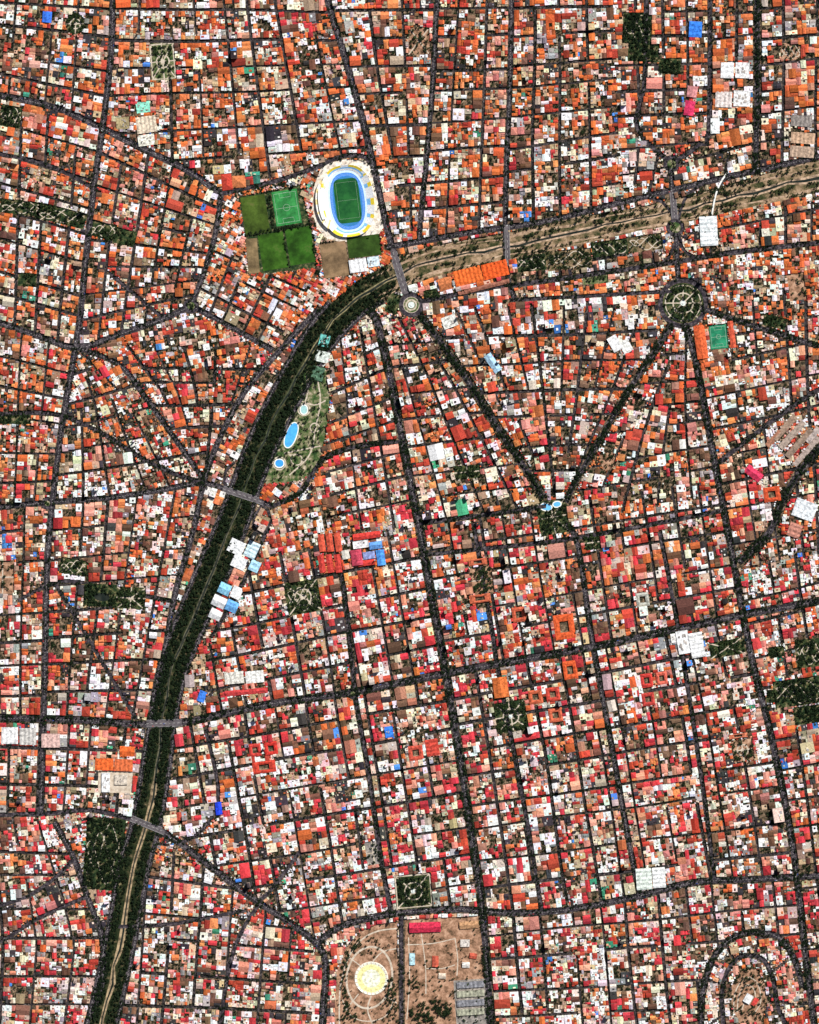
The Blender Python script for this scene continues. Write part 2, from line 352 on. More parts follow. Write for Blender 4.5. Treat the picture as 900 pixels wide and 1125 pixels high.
sb(499,295,529,312,-14,(.75,.14,.03),'long orange roofed market hall beside the riverbank',8,'hall',name=mk,cat='market')
sb(530,288,558,305,-14,(.7,.10,.02),'red orange roofed market hall with parallel ridges',8,'hall',name=mk,cat='market')
sb(503,313,560,318,-14,(.3,.12,.08),'low brown roofed market row along the avenue',5,'gable')
sb(388,585,418,592,-8,RD,'long red roofed hospital wing with white edges',14,'gable'); sb(388,594,405,602,-8,(.75,.7,.72),'pale flat-roofed hospital wing',11); sb(406,595,420,603,-8,(.12,.3,.65),'blue roofed hospital wing',11,'gable')
sb(386,604,398,621,-8,(.5,.06,.1),'dark red roofed block beside a blue hall',12,'gable'); sb(399,606,412,614,-8,(.25,.3,.55),'small blue roofed wing of a hospital',9,'hall'); sb(414,604,423,621,-8,BL,'bright blue metal roofed hall',11,'gable'); sb(399,615,412,621,-8,RD,'small red roofed wing of a hospital',9,'gable')
for x in (350,359,368): sb(x,587+(x-350)*-.1,x+7,606,-8,(.58,.05+.02*(x%3),.05),'crimson tiled long building with narrow courts',8,'gable'); sb(x,609,x+7,629,-8,(.5,.05,.04),'red tiled long building with narrow courts',7,'gable')
sb(609,675,631,702,-8,(.62,.10,.03),'orange tiled convent around a square courtyard',8,hole=True,name='convent',cat='convent')
sb(619,726,634,746,-8,(.62,.10,.03),'orange tiled cloister around a small courtyard',8,hole=True,name='convent',cat='convent')
for x0,y0,x1,y1,c in ((581,758,596,773,(.5,.11,.05)),(600,755,615,770,(.5,.06,.04)),(603,778,618,793,(.55,.12,.06)),(563,667,577,683,(.5,.10,.05)),(704,740,717,755,(.55,.05,.04)),(721,738,733,752,(.6,.12,.08)),(705,761,719,775,(.45,.05,.04)),(274,817,287,831,(.5,.05,.04)),(291,815,305,829,(.58,.04,.03)),(278,836,303,849,(.5,.05,.03)),(699,651,713,666,(.4,.4,.35)),(839,535,857,551,(.55,.08,.03)),(515,614,535,621,(.5,.12,.06)),(516,653,539,662,(.5,.12,.06)),(801,806,821,811,(.5,.15,.08)),(449,819,465,835,(.5,.08,.05))):
    sb(x0,y0,x1,y1,-8,c,random.choice(('red tiled','orange tiled','terracotta tiled'))+' block around a small patio',8,hole=True,name='patio_building')
sb(105,833,125,846,2,OR,'orange tiled hall with long ridges',7,'hall'); sb(126,834,146,847,2,(.6,.14,.05),'orange tiled hall with long ridges',7,'hall'); sb(132,820,148,831,2,OR,'orange tiled wing of a hall',7,'gable')
ras_poly(rect(127,859,38,24,0)); ground_patch('paved_yard',rect(127,859,38,24,0),M_PATH,.06)
sb(112,849,121,870,0,WH,'white flat-roofed block on a pale yard',6,'flat'); sb(126,851,140,862,0,(.55,.48,.4),'pale tan flat-roofed block',5,'flat')
for a,b,c,w,h in ((260,601,(.85,.88,.9),17,15),(277,604,(.55,.75,.92),13,18),(263,618,(.85,.88,.9),16,13),(280,622,(.35,.6,.88),11,12)):
    sb(a-w/2,b-h/2,a+w/2,b+h/2,25,c,'pale blue metal roofed warehouse near the river',8,'hall',name='warehouse',cat='warehouse')
for a,b,c,w,h in ((241,661,(.88,.9,.92),15,12),(255,666,(.15,.4,.85),13,12),(247,647,(.25,.55,.9),13,12),(260,651,WH,11,13),(237,675,WH,13,11)):
    sb(a-w/2,b-h/2,a+w/2,b+h/2,25,c,'white and blue metal roofed warehouse near the river',8,'gable',name='warehouse',cat='warehouse')
sb(769,238,788,270,-3,(.7,.8,.82),'long pale sports hall with ridged metal roof',10,'hall',name='sports_hall',cat='sports hall')
sb(764,358,776,394,-8,(.66,.12,.04),'orange tiled long school wing by a sports court',8,'gable',name='school',cat='school'); sb(801,353,807,382,-8,(.6,.1,.05),'narrow orange school wing by a sports court',8,'gable',name='school',cat='school')
sb(384,285,403,299,-8,WH,'white roofed clubhouse by the sports fields',8,'hall'); sb(404,282,417,293,-8,(.55,.65,.75),'pale grey roofed clubhouse wing',7,'flat')
for k,(x,y,l,w_,c) in enumerate(((862,470,34,7,(.32,.22,.16)),(870,478,38,7,(.36,.28,.23)),(878,487,40,7,(.28,.2,.15)),(886,496,40,6,(.38,.3,.26)),(850,482,22,6,(.35,.16,.1)),(893,478,20,7,(.42,.35,.32)))):
    sb(x-l/2,y-w_/2,x+l/2,y+w_/2,-48,c,'long brown and grey metal shed beside an avenue',8,'gable',name='shed',cat='shed')
sb(818,515,838,525,38,(.6,.04,.1),'crimson roofed hall beside a diagonal avenue',8,'gable'); sb(872,550,896,570,20,(.65,.68,.72),'large pale ridged metal hall beside the avenue',8,'hall'); sb(866,575,880,590,20,(.45,.2,.15),'brown red hall beside the avenue',8,'hall')
sb(744,693,757,718,-10,WH,'bright white commercial roof on a city block',12,'flat',name='commercial_building',cat='commercial building')
sb(758,695,773,722,-10,(.75,.76,.74),'pale commercial roof with plant rooms',14,'hall',name='commercial_building',cat='commercial building')
sb(737,696,743,706,-10,(.7,.68,.65),'pale commercial roof on a city block',9); sb(757,24,771,41,3,(.04,.2,.75),'bright blue metal roofed hall',8,'hall')
sb(47,13,57,25,5,(.04,.16,.7),'bright blue metal roofed hall',8,'gable'); sb(699,954,716,977,-4,(.6,.66,.6),'pale greenish metal roofed market hall',8,'hall',name=mk,cat='market'); sb(717,953,731,975,-4,(.75,.78,.75),'pale metal roofed market hall',8,'hall',name=mk,cat='market')
sb(237,881,244,895,-5,(.02,.06,.7),'deep blue roofed shed beside a street',7,'gable'); sb(218,759,226,771,20,(.05,.2,.75),'bright blue roofed shed',7,'gable')
sb(423,798,432,810,-8,(.04,.2,.75),'bright blue roofed building in a dense block',9); sb(755,95,766,107,8,(.6,.25,.25),'dull pink roofed narrow hall',7,'gable'); sb(752,111,763,127,8,(.62,.04,.12),'magenta roofed narrow hall',7,'gable')
sb(150,112,165,124,-8,(.25,.65,.5),'turquoise roofed court beside a square',6); sb(128,129,142,142,-5,(.35,.28,.15),'olive roofed block beside a square',6); sb(150,128,172,146,-8,(.62,.52,.4),'pale beige roofed building beside a square',6,'hall'); sb(152,148,170,160,-8,(.75,.7,.6),'pale flat-roofed building beside a square',6)
sb(450,1013,484,1024,-2,(.55,.03,.07),'crimson roofed pavilion on bare soil',7,'gable')
for k in range(4): sb(502,1078+k*10,532,1085+k*10,-4,(.22+.1*(k%2),.22+.1*(k%2),.24),'grey metal roofed shed on a paved lot',5,'hall',name='shed',cat='shed')
sb(505,1012,526,1020,-4,(.45,.25,.13),'brown roofed pavilion beside the avenue',5,'gable'); sb(450,1047,456,1060,0,(.4,.6,.65),'small pale pavilion on bare soil',5); sb(475,1050,482,1062,0,(.5,.1,.06),'small red roofed pavilion on bare soil',5,'gable'); sb(506,1032,516,1040,0,(.6,.55,.5),'small pale pavilion on bare soil',5)
for x,y,c in ((486,1072,(.6,.5,.4)),(520,1050,(.5,.1,.06)),(512,1060,(.7,.65,.6))): sb(x-4,y-3,x+4,y+3,random.uniform(-10,10),c,'small roofed pavilion among trees on soil',5,'gable')
sb(818,1092,826,1102,30,WH,'white roofed house on a bare mound',6,'gable'); sb(827,1096,832,1105,30,(.6,.06,.05),'red roofed house on a bare mound',6,'gable'); sb(2,799,20,817,0,(.75,.75,.75),'pale grey ridged works hall',8,'hall') ; sb(22,800,40,818,0,(.5,.48,.45),'grey ridged works hall beside street',8,'hall'); sb(46,806,66,821,0,(.6,.4,.36),'salmon roofed works beside avenue',7,'hall')
sb(247,738,268,751,-5,(.6,.58,.52),'long pale metal roofed depot',7,'hall'); sb(270,737,290,750,-5,(.72,.7,.66),'long pale metal roofed depot',7,'hall'); sb(248,757,294,763,-5,(.5,.05,.05),'red roofed depot beside avenue',7,'gable')
sb(792,69,806,86,2,WH,'white roofed commercial hall beside street',8,'hall'); sb(808,69,823,86,2,(.75,.7,.7),'pale roofed commercial hall beside street',8); sb(786,101,804,118,2,(.62,.55,.52),'pale grey roofed hall beside street',8,'hall'); sb(806,100,824,117,2,(.8,.78,.75),'white flat-roofed hall beside a street',8)
sb(869,146,895,158,4,(.5,.33,.22),'long brown roofed depot with ridges',8,'hall'); sb(868,161,894,173,4,(.42,.3,.22),'long brown roofed depot with ridges',8,'hall'); sb(869,127,892,139,4,(.25,.22,.2),'dark brown roofed depot beside street',8,'hall')
sb(351,368,362,381,14,(.15,.5,.45),'teal roofed pool building by the river',6); sb(347,386,362,398,14,(.6,.65,.6),'pale ridged building by the river',6,'hall'); sb(343,403,356,418,14,(.08,.16,.1),'dark green covered court by the river',5,'hall')
sb(670,369,681,386,-30,WH,'white roofed hall with metal ridges',8,'hall'); sb(682,373,693,388,-30,(.7,.7,.66),'pale roofed hall with metal ridges',8,'hall'); sb(537,388,546,410,-35,(.35,.55,.75),'light blue metal roofed hall',9,'gable'); sb(486,347,502,360,-20,(.65,.65,.6),'pale flat-roofed block by a roundabout',9)
sb(542,744,558,766,-8,(.6,.15,.04),'orange tiled church block beside street',10,'gable',name='church',cat='church'); sb(468,812,482,830,-9,(.5,.06,.04),'dark red market roof with ridges',8,'hall',name=mk,cat='market')
# ------------------------------------------------------------ sports fields
def field(x0,y0,x1,y1,ang,c,label,lines=True,name='football_pitch',cat='football pitch'):
    cx,cy,w,h=(x0+x1)/2,(y0+y1)/2,x1-x0,y1-y0
    P=rect(cx,cy,w,h,ang); ras_poly(rect(cx,cy,w+2,h+2,ang))
    lo=tuple(v*.5 for v in c); hi=tuple(v*1.5 for v in c); wr=(c[0]*1.5+.05,c[1]*1.2+.03,c[2]*1.5+.02)
    top=add(name,poly_sheet(P,0.35,ramp_mat('turf',0.02,[(0.36,lo),(0.5,c),(0.6,hi),(.7,wr)],8,.7),'turf'),label=label,category=cat)
    if lines:
        A=Acc(); ca,sa=math.cos(math.radians(ang)),math.sin(math.radians(ang))
        g=lambda a,b:(cx+a*ca-b*sa,cy+a*sa+b*ca)
        a,b=w*.43,h*.43; q=.22
        for k,(p1,p2) in enumerate([((-a,-b),(a,-b)),((a,-b),(a,b)),((a,b),(-a,b)),((-a,b),(-a,-b)),((-a,0),(a,0))]):
            A.add(ribbon([g(*p1),g(*p2)],q,0.45+k*.01))
        for s in(-1,1):
            A.add(ribbon([g(-a*.5,s*b*.99),g(-a*.5,s*b*.7),g(a*.5,s*b*.7),g(a*.5,s*b*.99)],q,0.52))
        p=[g(*t) for t in ell(0,0,w*.13,w*.13,0,18)]; p.append(p[0]); A.add(ribbon(p,q,.54))
        add('field_marking',pymesh('field_marking',A.v,A.f,col_mat((.45,.55,.45),.1)),top)
        for s in(-1,1):
            G=Acc()
            for t in (-1,1):
                x,y=W(*g(t*w*.05,s*b)); bv=[(x-.2,y-.2,.36),(x+.2,y-.2,.36),(x+.2,y+.2,.36),(x-.2,y+.2,.36),(x-.2,y-.2,3),(x+.2,y-.2,3),(x+.2,y+.2,3),(x-.2,y+.2,3)]
                G.add((bv,[(0,1,5,4),(1,2,6,5),(2,3,7,6),(3,0,4,7),(4,5,6,7)]))
            G.add(ribbon([g(-w*.05,s*b),g(w*.05,s*b)],.15,3.02))
            add('goal_frame',pymesh('goal_frame',G.v,G.f,col_mat(WH,.02)),top)
    return top
spp=[(262,216),(330,203),(346,262),(348,294),(290,301),(276,300)]
ras_poly(spp); ground_patch('sports_ground',spp,M_PARK,0.05)
field(267,215,294,257,-9,(.05,.085,.012),'worn dark green grass football pitch',False)
field(301,209,329,247,-9,(.03,.20,.05),'bright green football pitch with white lines')
field(286,256,314,296,-9,(.03,.085,.008),'green grass football pitch in sports ground',False); field(316,250,344,290,-9,(.025,.085,.008),'green grass football pitch beside another pitch',False)
field(382,259,418,282,-7,(.025,.055,.008),'dark green grass training pitch beside the stadium',False)
field(354,266,382,304,-8,(.2,.13,.07),'bare brown soil pitch beside the stadium',False)
field(780,357,799,383,-6,(.02,.2,.10),'small green sports court between orange roofs',True,'sports_court','sports court')
field(272,262,284,300,-5,(.2,.14,.07),'bare brown practice pitch beside green pitches',False)
trees_in(rect(298,230,4,50,-9),40,'park',1.1,2.0,.2); trees_in(rect(305,252,84,4,-9),80,'park',1.1,1.9,.2); trees_in(rect(296,205,72,4,-11),50,'park',1.2,2,.2); trees_in(rect(262,240,4,60,-9),36,'park',1.1,1.9,.2); trees_in(rect(348,280,5,50,-6),30,'park',1.1,1.8,.2); trees_in(rect(315,273,3,40,-9),18,'park',.9,1.5,.2)
# ------------------------------------------------------------ stadium
sc=(382,221); sang=-7
apron=[(352,186),(362,179),(380,175),(400,177),(411,186),(418,200),(423,222),(424,246),(416,258),(398,264),(376,266),(358,262),(348,250),(343,230),(345,205)]
ras_poly(apron); ground_patch('stadium_forecourt',apron,ramp_mat('forecourt',.07,[(.35,(.28,.22,.18)),(.48,(.68,.6,.5)),(.62,(.9,.86,.78))],7),.06)
stad=bpy.data.objects.new('stadium',None); stad.location=(*W(*sc),0); link(stad); stad['label']='oval white stadium with blue running track and green pitch'; stad['category']='stadium'
def rel(v):
    cx,cy=W(*sc); return [(a-cx,b-cy,c) for a,b,c in v]
M_ST=attr_mat('seating_concrete',.25,.7,1.05)
def tiers(inner,outer,z0,z1,n,a0=0,a1=360,colf=None,name='grandstand',p=2.5):
    N=96; i0,i1=int(N*a0/360),int(N*a1/360); V=[];F=[];Cc=[]; rings=[]
    for k in range(n+1):
        t=k/n; rx=inner[0]*(1-t)+outer[0]*t; ry=inner[1]*(1-t)+outer[1]*t
        E=ell(sc[0],sc[1],rx,ry,sang,N,p)
        zl=z0+(z1-z0)*max(0,k-1)/(n-1) if n>1 else z0; zh=z0+(z1-z0)*k/n
        rings.append((E,zl)); rings.append((E,zh+.001))
    E=ell(sc[0],sc[1],outer[0],outer[1],sang,N,p); rings.append((E,0.2))
    m=i1-i0+1
    for E,z in rings:
        for i in range(i0,i1+1): V.append((*W(*E[i%N]),z))
    for r in range(len(rings)-1):
        for i in range(m-1):
            F.append((r*m+i,r*m+i+1,(r+1)*m+i+1,(r+1)*m+i)); Cc.append(colf((i0+i)/N*360,r/len(rings)))
    me=pymesh(name,rel(V),F,M_ST,np.array(Cc)); recalc(me); return add(name,me,stad)
YL=(.9,.68,.05); SK=(.25,.55,.9)
def cf(a,t):
    a=a%360
    if 50<a<130: return YL if .45<t<.85 and int(a/8)%4 else (WH if t>.2 else SK)
    if 225<a<318: return SK if .3<t<.5 else (YL if .5<=t<.85 and int(a/11)%4 else WH)
    if 130<=a<=225: return (.88,.85,.78) if int(a/10)%4 else (YL if t>.5 else WH)
    return WH if int(a/7)%3 else (YL if t>.4 else SK)
tiers((21,34),(29,39.5),1.5,14,8,0,360,cf)
tiers((29.6,24),(35,36),8,16,3,132,228,lambda a,t:(.85,.83,.77) if int(a/6)%3 else (.8,.65,.3),'west_grandstand',2.3)
def ring_sheet(r0,r1,z0,z1,a0,a1,mat,name,p=2.4,n=60):
    A=[ell(sc[0],sc[1],r0[0],r0[1],sang,360,p)[i%360] for i in np.linspace(a0,a1,n).astype(int)]; B=[ell(sc[0],sc[1],r1[0],r1[1],sang,360,p)[i%360] for i in np.linspace(a0,a1,n).astype(int)]
    v=[(*W(*q),z0) for q in A]+[(*W(*q),z1) for q in B]; f=[(i,i+1,n+i+1,n+i) for i in range(n-1)]
    me=pymesh(name,rel(v),f,mat); recalc(me); return add(name,me,stad)
ring_sheet((28,33),(32,36),20,22,155,203,col_mat((.85,.85,.82),.05),'stand_roof')
pe=lambda rx,ry,z,m,nm,p=2.6:add(nm,pymesh(nm,rel([(*W(*q),z) for q in ell(sc[0],sc[1],rx,ry,sang,64,p)][::-1]),[tuple(range(64))],m),stad)
pe(21.5,34.5,.5,col_mat((.6,.75,.88),.15),'apron_surface'); pe(18.8,31.5,.7,col_mat((.04,.22,.68),.15),'running_track',2.5)
pe(15.3,27.3,.9,col_mat((.04,.2,.45),.15),'inner_field',2.8)
add('pitch',pymesh('pitch',rel([(*W(*q),1.1) for q in ell(sc[0],sc[1]-.5,13.8,24.5,sang,64,6)][::-1]),[tuple(range(64))],ramp_mat('stadium_turf',.02,[(.4,(.008,.07,.02)),(.6,(.02,.13,.03))])),stad)
A=Acc()
for k in range(1,4):
    p=ell(sc[0],sc[1],15.5+k*.8,27.5+k*.9,sang,64,2.5); p.append(p[0]); A.add((rel(ribbon(p,.13,.8)[0]),ribbon(p,.13,.8)[1]))
add('lane_marking',pymesh('lane_marking',A.v,A.f,col_mat((.5,.6,.75),.05)),stad)
A=Acc()
for k,(p1,p2) in enumerate([((-11,-20),(11,-20)),((11,-20),(11,20)),((11,20),(-11,20)),((-11,20),(-11,-20)),((-11,0),(11,0))]):
    c_,s_=math.cos(math.radians(sang)),math.sin(math.radians(sang)); g=lambda a,b:(sc[0]+a*c_-b*s_,sc[1]-1+a*s_+b*c_)
    v,f=ribbon([g(*p1),g(*p2)],.12,1.2+k*.01); A.add((rel(v),f))
add('pitch_marking',pymesh('pitch_marking',A.v,A.f,col_mat((.4,.5,.4),.05)),stad)
for (dx,dy) in ((-27,-34),(27,-34),(27,34),(-27,34)):
    x,y=W(sc[0]+dx,sc[1]+dy); x-=W(*sc)[0]; y-=W(*sc)[1]; v=[];f=[]
    for z,r in ((0,1),(32,.5)): v+=[(x+r*math.cos(a),y+r*math.sin(a),z) for a in np.linspace(0,2*math.pi,7)[:-1]]
    f=[(i,(i+1)%6,6+(i+1)%6,6+i) for i in range(6)]
    b=12; v+=[(x-4,y-.8,32),(x+4,y-.8,32),(x+4,y+.8,32),(x-4,y+.8,32),(x-4,y-.8,36),(x+4,y-.8,36),(x+4,y+.8,36),(x-4,y+.8,36)]
    f+=[(b,b+1,b+5,b+4),(b+1,b+2,b+6,b+5),(b+2,b+3,b+7,b+6),(b+3,b,b+4,b+7),(b+4,b+5,b+6,b+7),(b+3,b+2,b+1,b)]
    add('floodlight_mast',pymesh('floodlight_mast',v,f,col_mat((.6,.6,.6),.1)),stad)
# round arena
ar=bpy.data.objects.new('arena',None); ar.location=(*W(408,1075),0); link(ar); ar['label']='pale round arena with yellow ring on brown soil'; ar['category']='arena'
def disc(r0,r1,z0,z1,mat,name,n=64):
    v=[(r0*S*math.cos(t),r0*S*math.sin(t),z0) for t in np.linspace(0,2*math.pi,n+1)[:-1]]+[(r1*S*math.cos(t),r1*S*math.sin(t),z1) for t in np.linspace(0,2*math.pi,n+1)[:-1]]
    f=[(i,n+i,n+(i+1)%n,(i+1)%n) for i in range(n)]
    me=pymesh(name,v,f,mat); recalc(me); return add(name,me,ar)
disc(15.5,18,.6,2.5,col_mat((.85,.83,.68),.3,.3),'seating_ring'); disc(18,18.6,2.5,.1,col_mat((.85,.8,.7),.1),'outer_wall'); disc(10,15.5,.5,.6,col_mat((.85,.74,.34),.35,.1),'yellow_paving'); disc(.3,10,.45,.5,col_mat((.85,.85,.6),.4,.1),'arena_floor')
v=[];f=[]
for i in range(24):
    t=2*math.pi*i/24; c_,s_=math.cos(t),math.sin(t); b=len(v)
    v+=[(15.5*S*c_-s_,15.5*S*s_+c_,.8),(17.9*S*c_-s_,17.9*S*s_+c_,2.7),(17.9*S*c_+s_,17.9*S*s_-c_,2.7),(15.5*S*c_+s_,15.5*S*s_-c_,.8)]; f.append((b,b+1,b+2,b+3))
add('aisle_stair',pymesh('aisle_stair',v,f,col_mat((.5,.35,.2),.1)),ar)
# pools
def pool(cx,cy,rx,ry,ang,label,c=(.02,.35,.75),p=2.2):
    ras_poly(ell(cx,cy,rx+1,ry+1,ang,24,p))
    v=[(*W(*q),.55) for q in ell(cx,cy,rx+1.2,ry+1.2,ang,32,p)]+[(*W(*q),.9) for q in ell(cx,cy,rx+1.2,ry+1.2,ang,32,p)]+[(*W(*q),.9) for q in ell(cx,cy,rx,ry,ang,32,p)]+[(*W(*q),.6) for q in ell(cx,cy,rx,ry,ang,32,p)]
    f=[(k*32+i,k*32+(i+1)%32,(k+1)*32+(i+1)%32,(k+1)*32+i) for k in range(3) for i in range(32)]
    me=pymesh('pool_rim',v,f,col_mat((.85,.85,.8),.1)); recalc(me)
    top=add('swimming_pool',me,label=label,category='swimming pool')
    add('pool_water',pymesh('pool_water',[(*W(*q),.75) for q in ell(cx,cy,rx,ry,ang,32,p)][::-1],[tuple(range(32))],col_mat(c,.15,.1)),top)
PL=[(600,557,7,4.2),(612,554,5,3.4)]
pool(320,478,5.5,14,20,'large oval blue pool in a riverside park',(.08,.42,.85)); pool(307,509,4.5,4,0,'round pale blue pool in a riverside park',(.05,.33,.85)); pool(334,450,3.5,4.5,0,'small pale pool in a riverside park',(.35,.6,.6))
pool(600,557,6,3.5,10,'shallow blue fountain pool on tree-lined plaza',(.15,.5,.85)); pool(612,554,4,2.6,-10,'shallow blue fountain pool beside plaza path',(.12,.45,.8))
for cx,cy,r in ((326,505,6),(307,509,7),(334,450,6.5),(346,470,5)): path_ring(cx,cy,r,1.3,.15+r*.01)
for k,pp in enumerate(([(348,412),(352,440),(347,470),(340,500),(318,522)],[(330,440),(345,445),(358,440)],[(312,498),(332,494),(352,490)],[(337,412),(338,432),(334,444)])): paths.add(ribbon(resample(pp,4),1.5,.3+k*.01))
def fountain(cx,cy,r,label):
    V=[];F=[];n=24
    for rr,z in ((r,.3),(r,1.2),(r*.88,1.2),(r*.88,.7),(r*.2,.7),(r*.18,3),(r*.4,3.1),(r*.38,3.5),(0.02,3.3)):
        V+=[(W(cx,cy)[0]+rr*S*math.cos(t),W(cx,cy)[1]+rr*S*math.sin(t),z+1) for t in np.linspace(0,2*math.pi,n+1)[:-1]]
    for k in range(8):
        for i in range(n): F.append((k*n+i,k*n+(i+1)%n,(k+1)*n+(i+1)%n,(k+1)*n+i))
    me=pymesh('fountain',V,F,col_mat((.7,.75,.72),.15)); recalc(me)
    add('fountain',me,label=label,category='fountain')
fountain(452,335,3.6,'round stone fountain in the middle of a roundabout'); fountain(750.5,333,3,'round pale fountain in a green roundabout'); fountain(454,979,2.4,'round stone fountain in a small park'); fountain(561,787,2.2,'stone fountain in the central square')
# ------------------------------------------------------------ roads
H_=[(350,340),(312,380),(268,432),(240,485),(224,530),(212,585),(193,650),(184,700),(172,770),(164,792)]
Mj=[
 ([(352,-45),(360,0),(378,60),(398,130),(412,190),(425,250),(437,290),(446,322)],6.8,1.3),
 ([(460,346),(480,370),(515,420),(550,475),(586,528),(597,548)],6.5,4.2),
 ([(405,340),(413,350),(430,420),(445,500),(460,575),(475,660),(490,740),(505,830),(520,930),(530,1000),(540,1125),(545,1172)],7,3.0),
 ([(-45,788),(80,791),(160,796),(200,794),(300,773),(390,760),(490,740),(560,727),(640,713),(740,692),(820,675),(945,652)],7,2.2),
 ([(150,902),(175,912),(200,928),(235,955),(275,985),(320,1015),(348,1037),(358,1060),(355,1110),(353,1172)],6.5,1.8),
 ([(348,1037),(370,1020),(400,1010),(440,1003),(500,999),(560,1003),(620,1000),(700,985),(760,970),(830,966),(945,960)],6.5,1.8),
 ([(622,552),(632,530),(655,490),(690,430),(720,385),(738,355)],5.5,3.4),
 ([(745,311),(742,245),(738,212),(738,180)],5,.9),
 ([(752,355),(765,400),(780,480),(795,560),(810,640),(825,720),(845,800),(862,880),(875,960),(885,1050),(900,1172)],6,2.2),
 (H_,5.8,1.2),
 ([(-45,98),(0,105),(60,118),(110,140),(160,165),(205,187),(243,213)],6.8,1.1),
 ([(243,213),(300,200),(345,185),(375,172),(402,173),(412,190)],4.5,.7),
 ([(243,213),(236,260),(222,305),(210,335)],5.5,1.3),
 ([(125,-45),(124,0),(122,60),(113,140),(104,200),(95,280),(88,350),(80,400),(68,470),(58,550),(52,620),(50,700),(48,790),(45,893)],6.3,1.1),
 ([(-45,345),(0,355),(45,370),(85,382),(130,368),(180,350),(210,336)],6.5,1.2),
 ([(210,336),(250,357),(300,385)],5.8,1.0),
 ([(-45,562),(55,552),(120,547),(180,538),(225,531),(262,543),(300,556)],5.5,1.2),
 ([(85,382),(130,400),(155,430),(180,465),(205,500),(226,530)],5,1.4),
 ([(-45,896),(50,894),(100,890),(150,902)],4.6,.8),
 ([(60,903),(80,940),(96,985),(112,1030),(112,1080),(95,1125),(80,1172)],6,1.2),
 ([(425,272),(470,264),(520,255),(600,243),(680,223),(738,209),(820,190),(945,163)],6,1.0),
 ([(560,314),(640,303),(740,288),(810,277),(945,262)],4.8,1.6),
 ([(560,312),(500,324),(460,332)],4.8,.9),
 ([(482,-45),(480,0),(475,100),(468,180),(460,264)],5,1.4),
 ([(562,-45),(562,0),(560,100),(556,200),(556,290),(566,330)],5,1.2),
 ([(710,-45),(710,0),(708,90),(700,140),(735,178)],4.4,1.3),
 ([(833,-45),(832,0),(832,100),(830,190)],6,3.6),
 ([(738,180),(770,158),(779,140),(780,-45)],4.8,1.0),
 ([(800,190),(786,215),(782,235)],2.2,0),
 ([(770,338),(810,352),(850,365),(945,395)],5,2.4),
 ([(945,405),(880,440),(800,500),(790,510)],4.8,1.4),
 ([(945,455),(900,492),(865,540),(845,585),(812,618)],7,4.8),
 ([(560,330),(740,320)],3.4,.7),
 ([(622,575),(635,600),(650,700),(672,820),(690,920),(703,985)],5,1.8),
 ([(0,995),(30,985),(60,965),(80,945)],4,.4),
 ([(-45,1050),(0,1035),(40,1010),(95,985)],4,.4),
 ([(300,556),(330,540),(355,505),(395,490),(445,485)],4.2,2.4),
 ([(170,912),(200,925),(228,905),(240,870),(226,800)],3.6,.4),
 ([(0,455),(60,455),(110,475),(150,500),(190,520),(222,530)],4.2,1.4),
 ([(0,170),(50,180),(100,205)],3.8,.3),([(120,300),(150,325),(180,350)],3.8,.4),
 ([(330,935),(300,975),(285,990)],4,.5),([(130,1018),(190,1015),(270,1000)],4,.6),([(285,992),(255,1050),(235,1172)],4,.4),
 ([(390,765),(405,850),(418,940),(430,1003)],4.4,1.6),
 ([(441,1003),(441,1172)],4.6,1.0),
 ([(772,1172),(770,1120),(774,1080),(786,1048),(806,1030),(830,1024),(856,1030),(872,1052),(882,1085)],5.5,2.2),
 ([(796,1140),(793,1095),(800,1066),(816,1050),(838,1054),(850,1078),(854,1105),(868,1135)],4.4,1.4),
 ([(20,660),(60,640),(92,640)],3.6,.8),([(160,655),(188,660)],3.6,1.5),
 ([(60,640),(90,690),(120,740),(150,790)],3.6,.4),
 ([(365,592),(378,650),(390,760)],4.4,1.8),([(232,700),(262,650),(295,580)],4,1.0),
 ([(520,575),(540,690),(548,740),(575,880),(595,1000)],4.0,1.3),([(725,585),(745,690),(770,850),(785,965)],4.0,1.3),
 ([(712,217),(728,222),(737,232),(741,250)],3.2,.2),([(772,202),(756,214),(748,230),(744,252)],3.2,.2),([(722,292),(734,284),(741,268)],3,.3),([(768,284),(754,278),(746,266)],3,.3),
 ([(461,575),(560,562),(600,556)],4.4,2.0),([(461,610),(560,600),(640,590),(800,560)],4,1.4),
 ([(284,552),(294,560),(298,572),(293,584),(284,586),(278,578),(280,566),(288,556)],2.6,.3),([(252,540),(246,530),(248,518),(258,508)],2.8,.4),
]
for sgn in (-1,1):
    P=offs(RVs,sgn*(hw+2.8)); m=(P[:,1]>330)|(P[:,0]>1000)
    Mj.append(([tuple(p) for p in P[m]][::2],5,1.4))
BR=[((245,537),(290,552),6.5,'wide asphalt road bridge across the tree-lined river'),((161,795),(200,794),7.5,'wide avenue bridge across the river channel'),((144,899),(181,914),6.5,'asphalt road bridge across the river channel'),
 ((432,277),(446,323),8,'wide avenue bridge across the river channel'),((557,247),(558,292),5.2,'street bridge across the sandy river channel'),((739,211),(741.5,241),6.5,'avenue bridge across the sandy river channel')]
roadA=Acc(); aveA=Acc(); markA=Acc()
